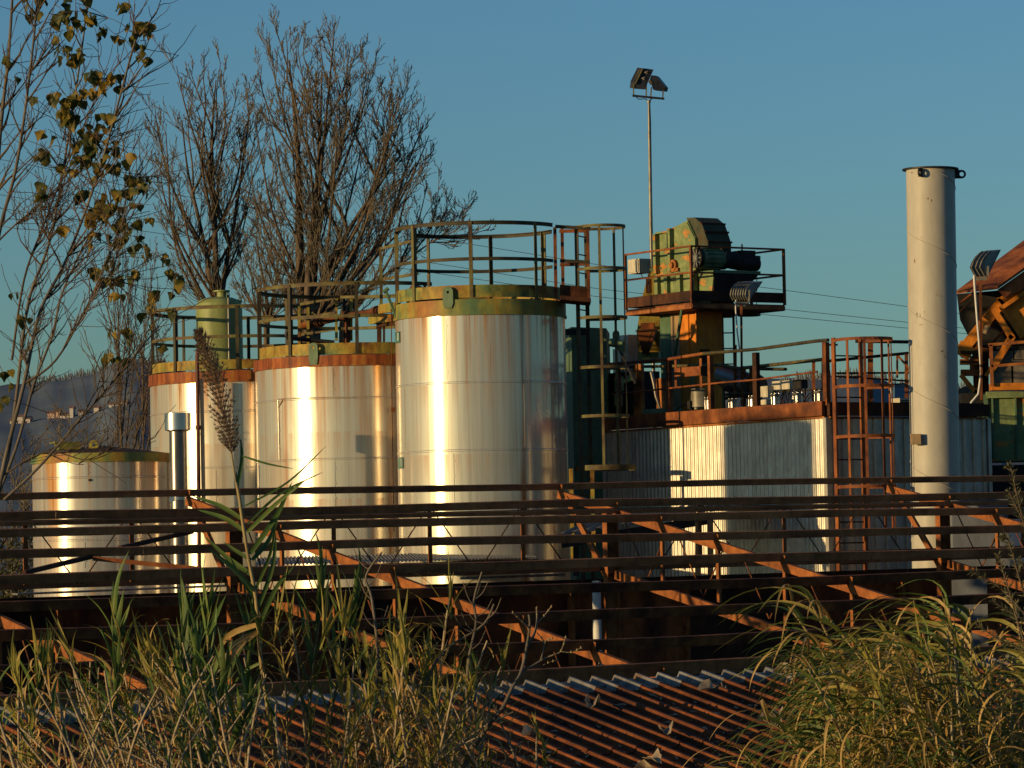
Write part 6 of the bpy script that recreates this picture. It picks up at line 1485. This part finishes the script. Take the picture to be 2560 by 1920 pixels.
def plant(protos, x, y, Y, lean, lab, group):
    """a reed whose top reaches photo height y at column x, distance Y; lean = how far its top hangs to the right of its foot (m)"""
    o = rk.choice(protos); first = id(o) not in usedp and not any(o is q for q in done)
    y += 105 if any(o is q for q in P1) else (-5 if any(o is q for q in P5) else 45)
    tip = at(x, y, Y); fx = tip.x - lean; fz = ground_z(fx, Y)
    c = o if first else copy_tree(o)
    done.append(o)
    H = (V((tip.x, Y, tip.z)) - V((fx, Y, fz))).length
    h0 = {0: 2.2}.get(0) if any(o is q for q in P1) else (1.9 if any(o is q for q in P4) else 2.0)
    s_ = H / (h0 * 1.06)
    c.location = (fx, Y, fz); c.scale = (max(.8, min(1.25, s_)), max(.8, min(1.25, s_)), s_)
    c.rotation_mode = 'ZXY' if False else 'XYZ'
    rz = Matrix.Rotation(rk.uniform(-.6, .6) if any(o is q for q in P5) else rk.uniform(0, 6.283), 4, 'Z'); ry = Matrix.Rotation(math.atan2(lean, tip.z - fz), 4, 'Y')
    c.rotation_euler = (ry @ rz).to_euler()
    c['label'] = lab; c['group'] = group; c['category'] = 'reed'
    return c
done = []
G1, G2, G3 = 'reeds at lower left', 'reeds at lower centre', 'reeds heaped at lower right'
for x, y, Y in ((455, 1420, 23.5), (535, 1390, 23.8), (315, 1400, 24.5), (430, 1520, 22.5), (500, 1560, 22.5), (225, 1530, 23.2), (520, 1620, 22), (70, 1540, 23.6), (480, 1460, 23), (405, 1430, 24), (560, 1440, 24.2), (745, 1350, 23.8), (838, 1370, 24)):
    plant(P1, x, y, Y, rk.uniform(-.25, .2), 'upright green broad leaved reed in the clump at lower left', G1)
for k in range(85):
    x = rk.uniform(-60, 560); y = 1530 + rk.uniform(-30, 230) - max(0, (x - 150)) * .06 + max(0, 100 - x) * .3
    plant(P2 if k % 5 else P4, x, y, rk.uniform(21, 24.6), rk.uniform(-.8, .1), 'dead straw coloured reed in the clump at lower left', G1)
for x, y, Y in ((745, 1440, 24), (800, 1450, 23.6), (835, 1470, 24.2), (1010, 1420, 23.6), (1060, 1400, 24), (1120, 1440, 23.4), (960, 1480, 23.2), (1170, 1560, 23.5), (900, 1560, 23)):
    plant(P4 if rk.random() < .4 else P3, x, y, Y, rk.uniform(-.2, .35), 'green and straw reed in the tangled clump at lower centre', G2)
for k in range(80):
    x = rk.gauss(1020, 130); y = 1560 + rk.uniform(-60, 260) + abs(x - 1020) * .35
    plant(P4 if k % 3 else P2, x, y, rk.uniform(22, 24.5), rk.uniform(-.45, .4), 'dead curling reed in the tangled clump at lower centre', G2)
for k in range(150):
    f = rk.random(); x = 2010 + 620 * f ** .9; top = 1790 - 330 * math.sin(min(1, (x - 1990) / 330) * 1.57) + max(0, x - 2400) * .75
    y = top + abs(rk.gauss(0, 120)) + rk.uniform(0, 60)
    plant(P5 if k % 5 else P4, x - rk.uniform(20, 120), y, rk.uniform(18.5, 22.0), rk.uniform(-1.0, -.15), 'arching yellow green reed in the dense heap at lower right', G3)
for x, y, Y in ((2085, 1385, 21), (2150, 1400, 21), (2200, 1410, 20.5), (2310, 1430, 21), (2270, 1470, 20.8), (2350, 1420, 20.6)):
    plant(P5, x, y, Y, rk.uniform(-.7, -.3), 'arching yellow green reed in the dense heap at lower right', G3)
for o in P1 + P2 + P3 + P4 + P5:
    if not any(o is q for q in done):
        for ch_ in list(o.children): bpy.data.objects.remove(ch_)
        bpy.data.objects.remove(o)

# ------------------------------------------------------------------ bare fig shoot at the centre
fg = thing('bare_shrub', 'grey leafless branching shoot with knobbly tips at lower centre', 'shrub', V((at(1160, 1920, 22.6).x, 22.6, ground_z(0, 22.6))))
fx_ = lambda x, y: at(1100 + .3255 * x, 1380 + .3255 * y, 22.6 + .1 * math.sin(x * .01))
mb = MB(); tb = MB()
main = [(60, 1900), (190, 1580), (300, 1440), (400, 1290), (480, 1200), (555, 1040), (610, 950), (640, 860), (660, 760), (690, 570), (682, 480)]
tb.tube(smooth([fx_(*q) for q in main], 4), [.017 - .011 * i / 41 for i in range(41)], 8, True)
for pl_, r_ in (([(625, 910), (700, 880), (800, 820), (870, 790), (930, 760), (965, 655)], .008), ([(930, 765), (1010, 770), (1085, 735)], .003), ([(660, 740), (720, 640), (745, 540), (742, 430)], .009), ([(745, 545), (800, 490), (855, 420)], .006),
               ([(770, 840), (795, 760), (805, 690), (858, 665)], .006), ([(690, 590), (630, 530), (560, 465)], .006), ([(640, 890), (760, 880), (830, 850), (900, 830)], .003), ([(745, 620), (780, 660), (805, 700)], .0035)):
    q_ = smooth([fx_(*q) for q in pl_], 4); tb.tube(q_, [r_ * (1 - .45 * i / len(q_)) for i in range(len(q_))], 6, True)
    for k in range(3):
        e = q_[-1 - k * 2]; mb.tube([e - Z * .006, e, e + Z * .010 + V((rk.uniform(-.006, .006), 0, 0))], [.004, .0065, .002], 6)
obj('stem', tb, M['bark_pale'], fg); obj('bud', mb, M['cane'], fg)
for pl_, lab in (([(1160, 1930), (1180, 1850), (1168, 1760), (1172, 1650), (1190, 1560), (1185, 1500), (1205, 1430)], 'grey crooked bare shoot rising through the central reeds'), ([(990, 1930), (1040, 1820), (1060, 1720), (1100, 1640), (1150, 1600), (1210, 1560), (1235, 1510)], 'bent bare shoot leaning right out of the central reeds'),
                 ([(870, 1930), (905, 1850), (930, 1790), (945, 1650), (930, 1500), (915, 1440), (955, 1380)], 'tall knotty grey shoot left in the central reeds')):
    o = thing('bare_shoot', lab, 'shoot', V((at(pl_[0][0], 1930, 23.2).x, 23.2, ground_z(0, 23.2)))); q_ = smooth([at(x, y, 23.2) for x, y in pl_], 4)
    mb = MB().tube(q_, [.014 * (1 - .6 * i / len(q_)) for i in range(len(q_))], 7)
    obj('stem', mb, M['bark_pale'], o); mb = MB()
    for k in range(9):
        i = rk.randrange(5, len(q_) - 2); d = V((rk.choice((-1, 1)) * rk.uniform(.4, 1), rk.uniform(-.4, .4), rk.uniform(.3, 1))).normalized(); e = q_[i]; mb.tube(smooth([e, e + d * .07, e + d * .12 + Z * .05], 3), [.005, .0045, .004, .0035, .003, .0026, .002], 5)
    obj('twig', mb, M['bark_pale'], o)

# ------------------------------------------------------------------ feathery shrub at the right edge
rs_ = random.Random(4)
fs_ = thing('feathery_shrub', 'feathery grey green shrub sprays at the right edge', 'shrub', V((at(2640, 1920, 15).x, 15, ground_z(2, 15))))
lm, sm_ = MB(), MB()
for pts_ in ([(2640, 1600), (2590, 1400), (2550, 1270), (2530, 1180), (2522, 1165)], [(2640, 1500), (2570, 1330), (2520, 1225)], [(2620, 1640), (2560, 1480), (2520, 1350), (2505, 1345)], [(2660, 1700), (2580, 1560), (2500, 1470), (2425, 1425)], [(2640, 1780), (2560, 1600), (2520, 1470), (2495, 1385)],
              [(2640, 1760), (2580, 1640), (2500, 1600), (2440, 1560)], [(2660, 1500), (2600, 1350), (2570, 1280)], [(2650, 1640), (2600, 1560), (2540, 1540), (2480, 1500)], [(2650, 1560), (2590, 1440), (2545, 1400)], [(2660, 1660), (2610, 1480), (2585, 1380)], [(2660, 1420), (2600, 1260), (2565, 1190)]):
    Y_ = rs_.uniform(14.5, 16.5); q_ = smooth([at(x, y, Y_) for x, y in pts_], 8); sm_.tube(q_, [.005 * (1 - .8 * i / len(q_)) + .0006 for i in range(len(q_))], 5, False)
    for i in range(4, len(q_) - 1):
        for k in range(9):
            f = rs_.random(); p = q_[i] + (q_[i + 1] - q_[i]) * f; ax = (q_[i + 1] - q_[i]).normalized(); az = rs_.uniform(0, 6.283); o = ax.orthogonal().normalized(); o2 = ax.cross(o)
            d = (ax * rs_.uniform(.4, 1.2) + (o * math.cos(az) + o2 * math.sin(az))).normalized(); L = rs_.uniform(.02, .045) * (1.15 - .5 * i / len(q_)); e = d.cross(V((rs_.gauss(0, 1), rs_.gauss(0, 1), rs_.gauss(0, 1)))).normalized() * .0022
            lm.add([p - e * .4, p + d * L * .5 - e, p + d * L, p + d * L * .5 + e], [(0, 1, 2, 3)])
obj('stem', sm_, M['bark'], fs_); obj('needles', lm, M['shrub_leaf'], fs_)
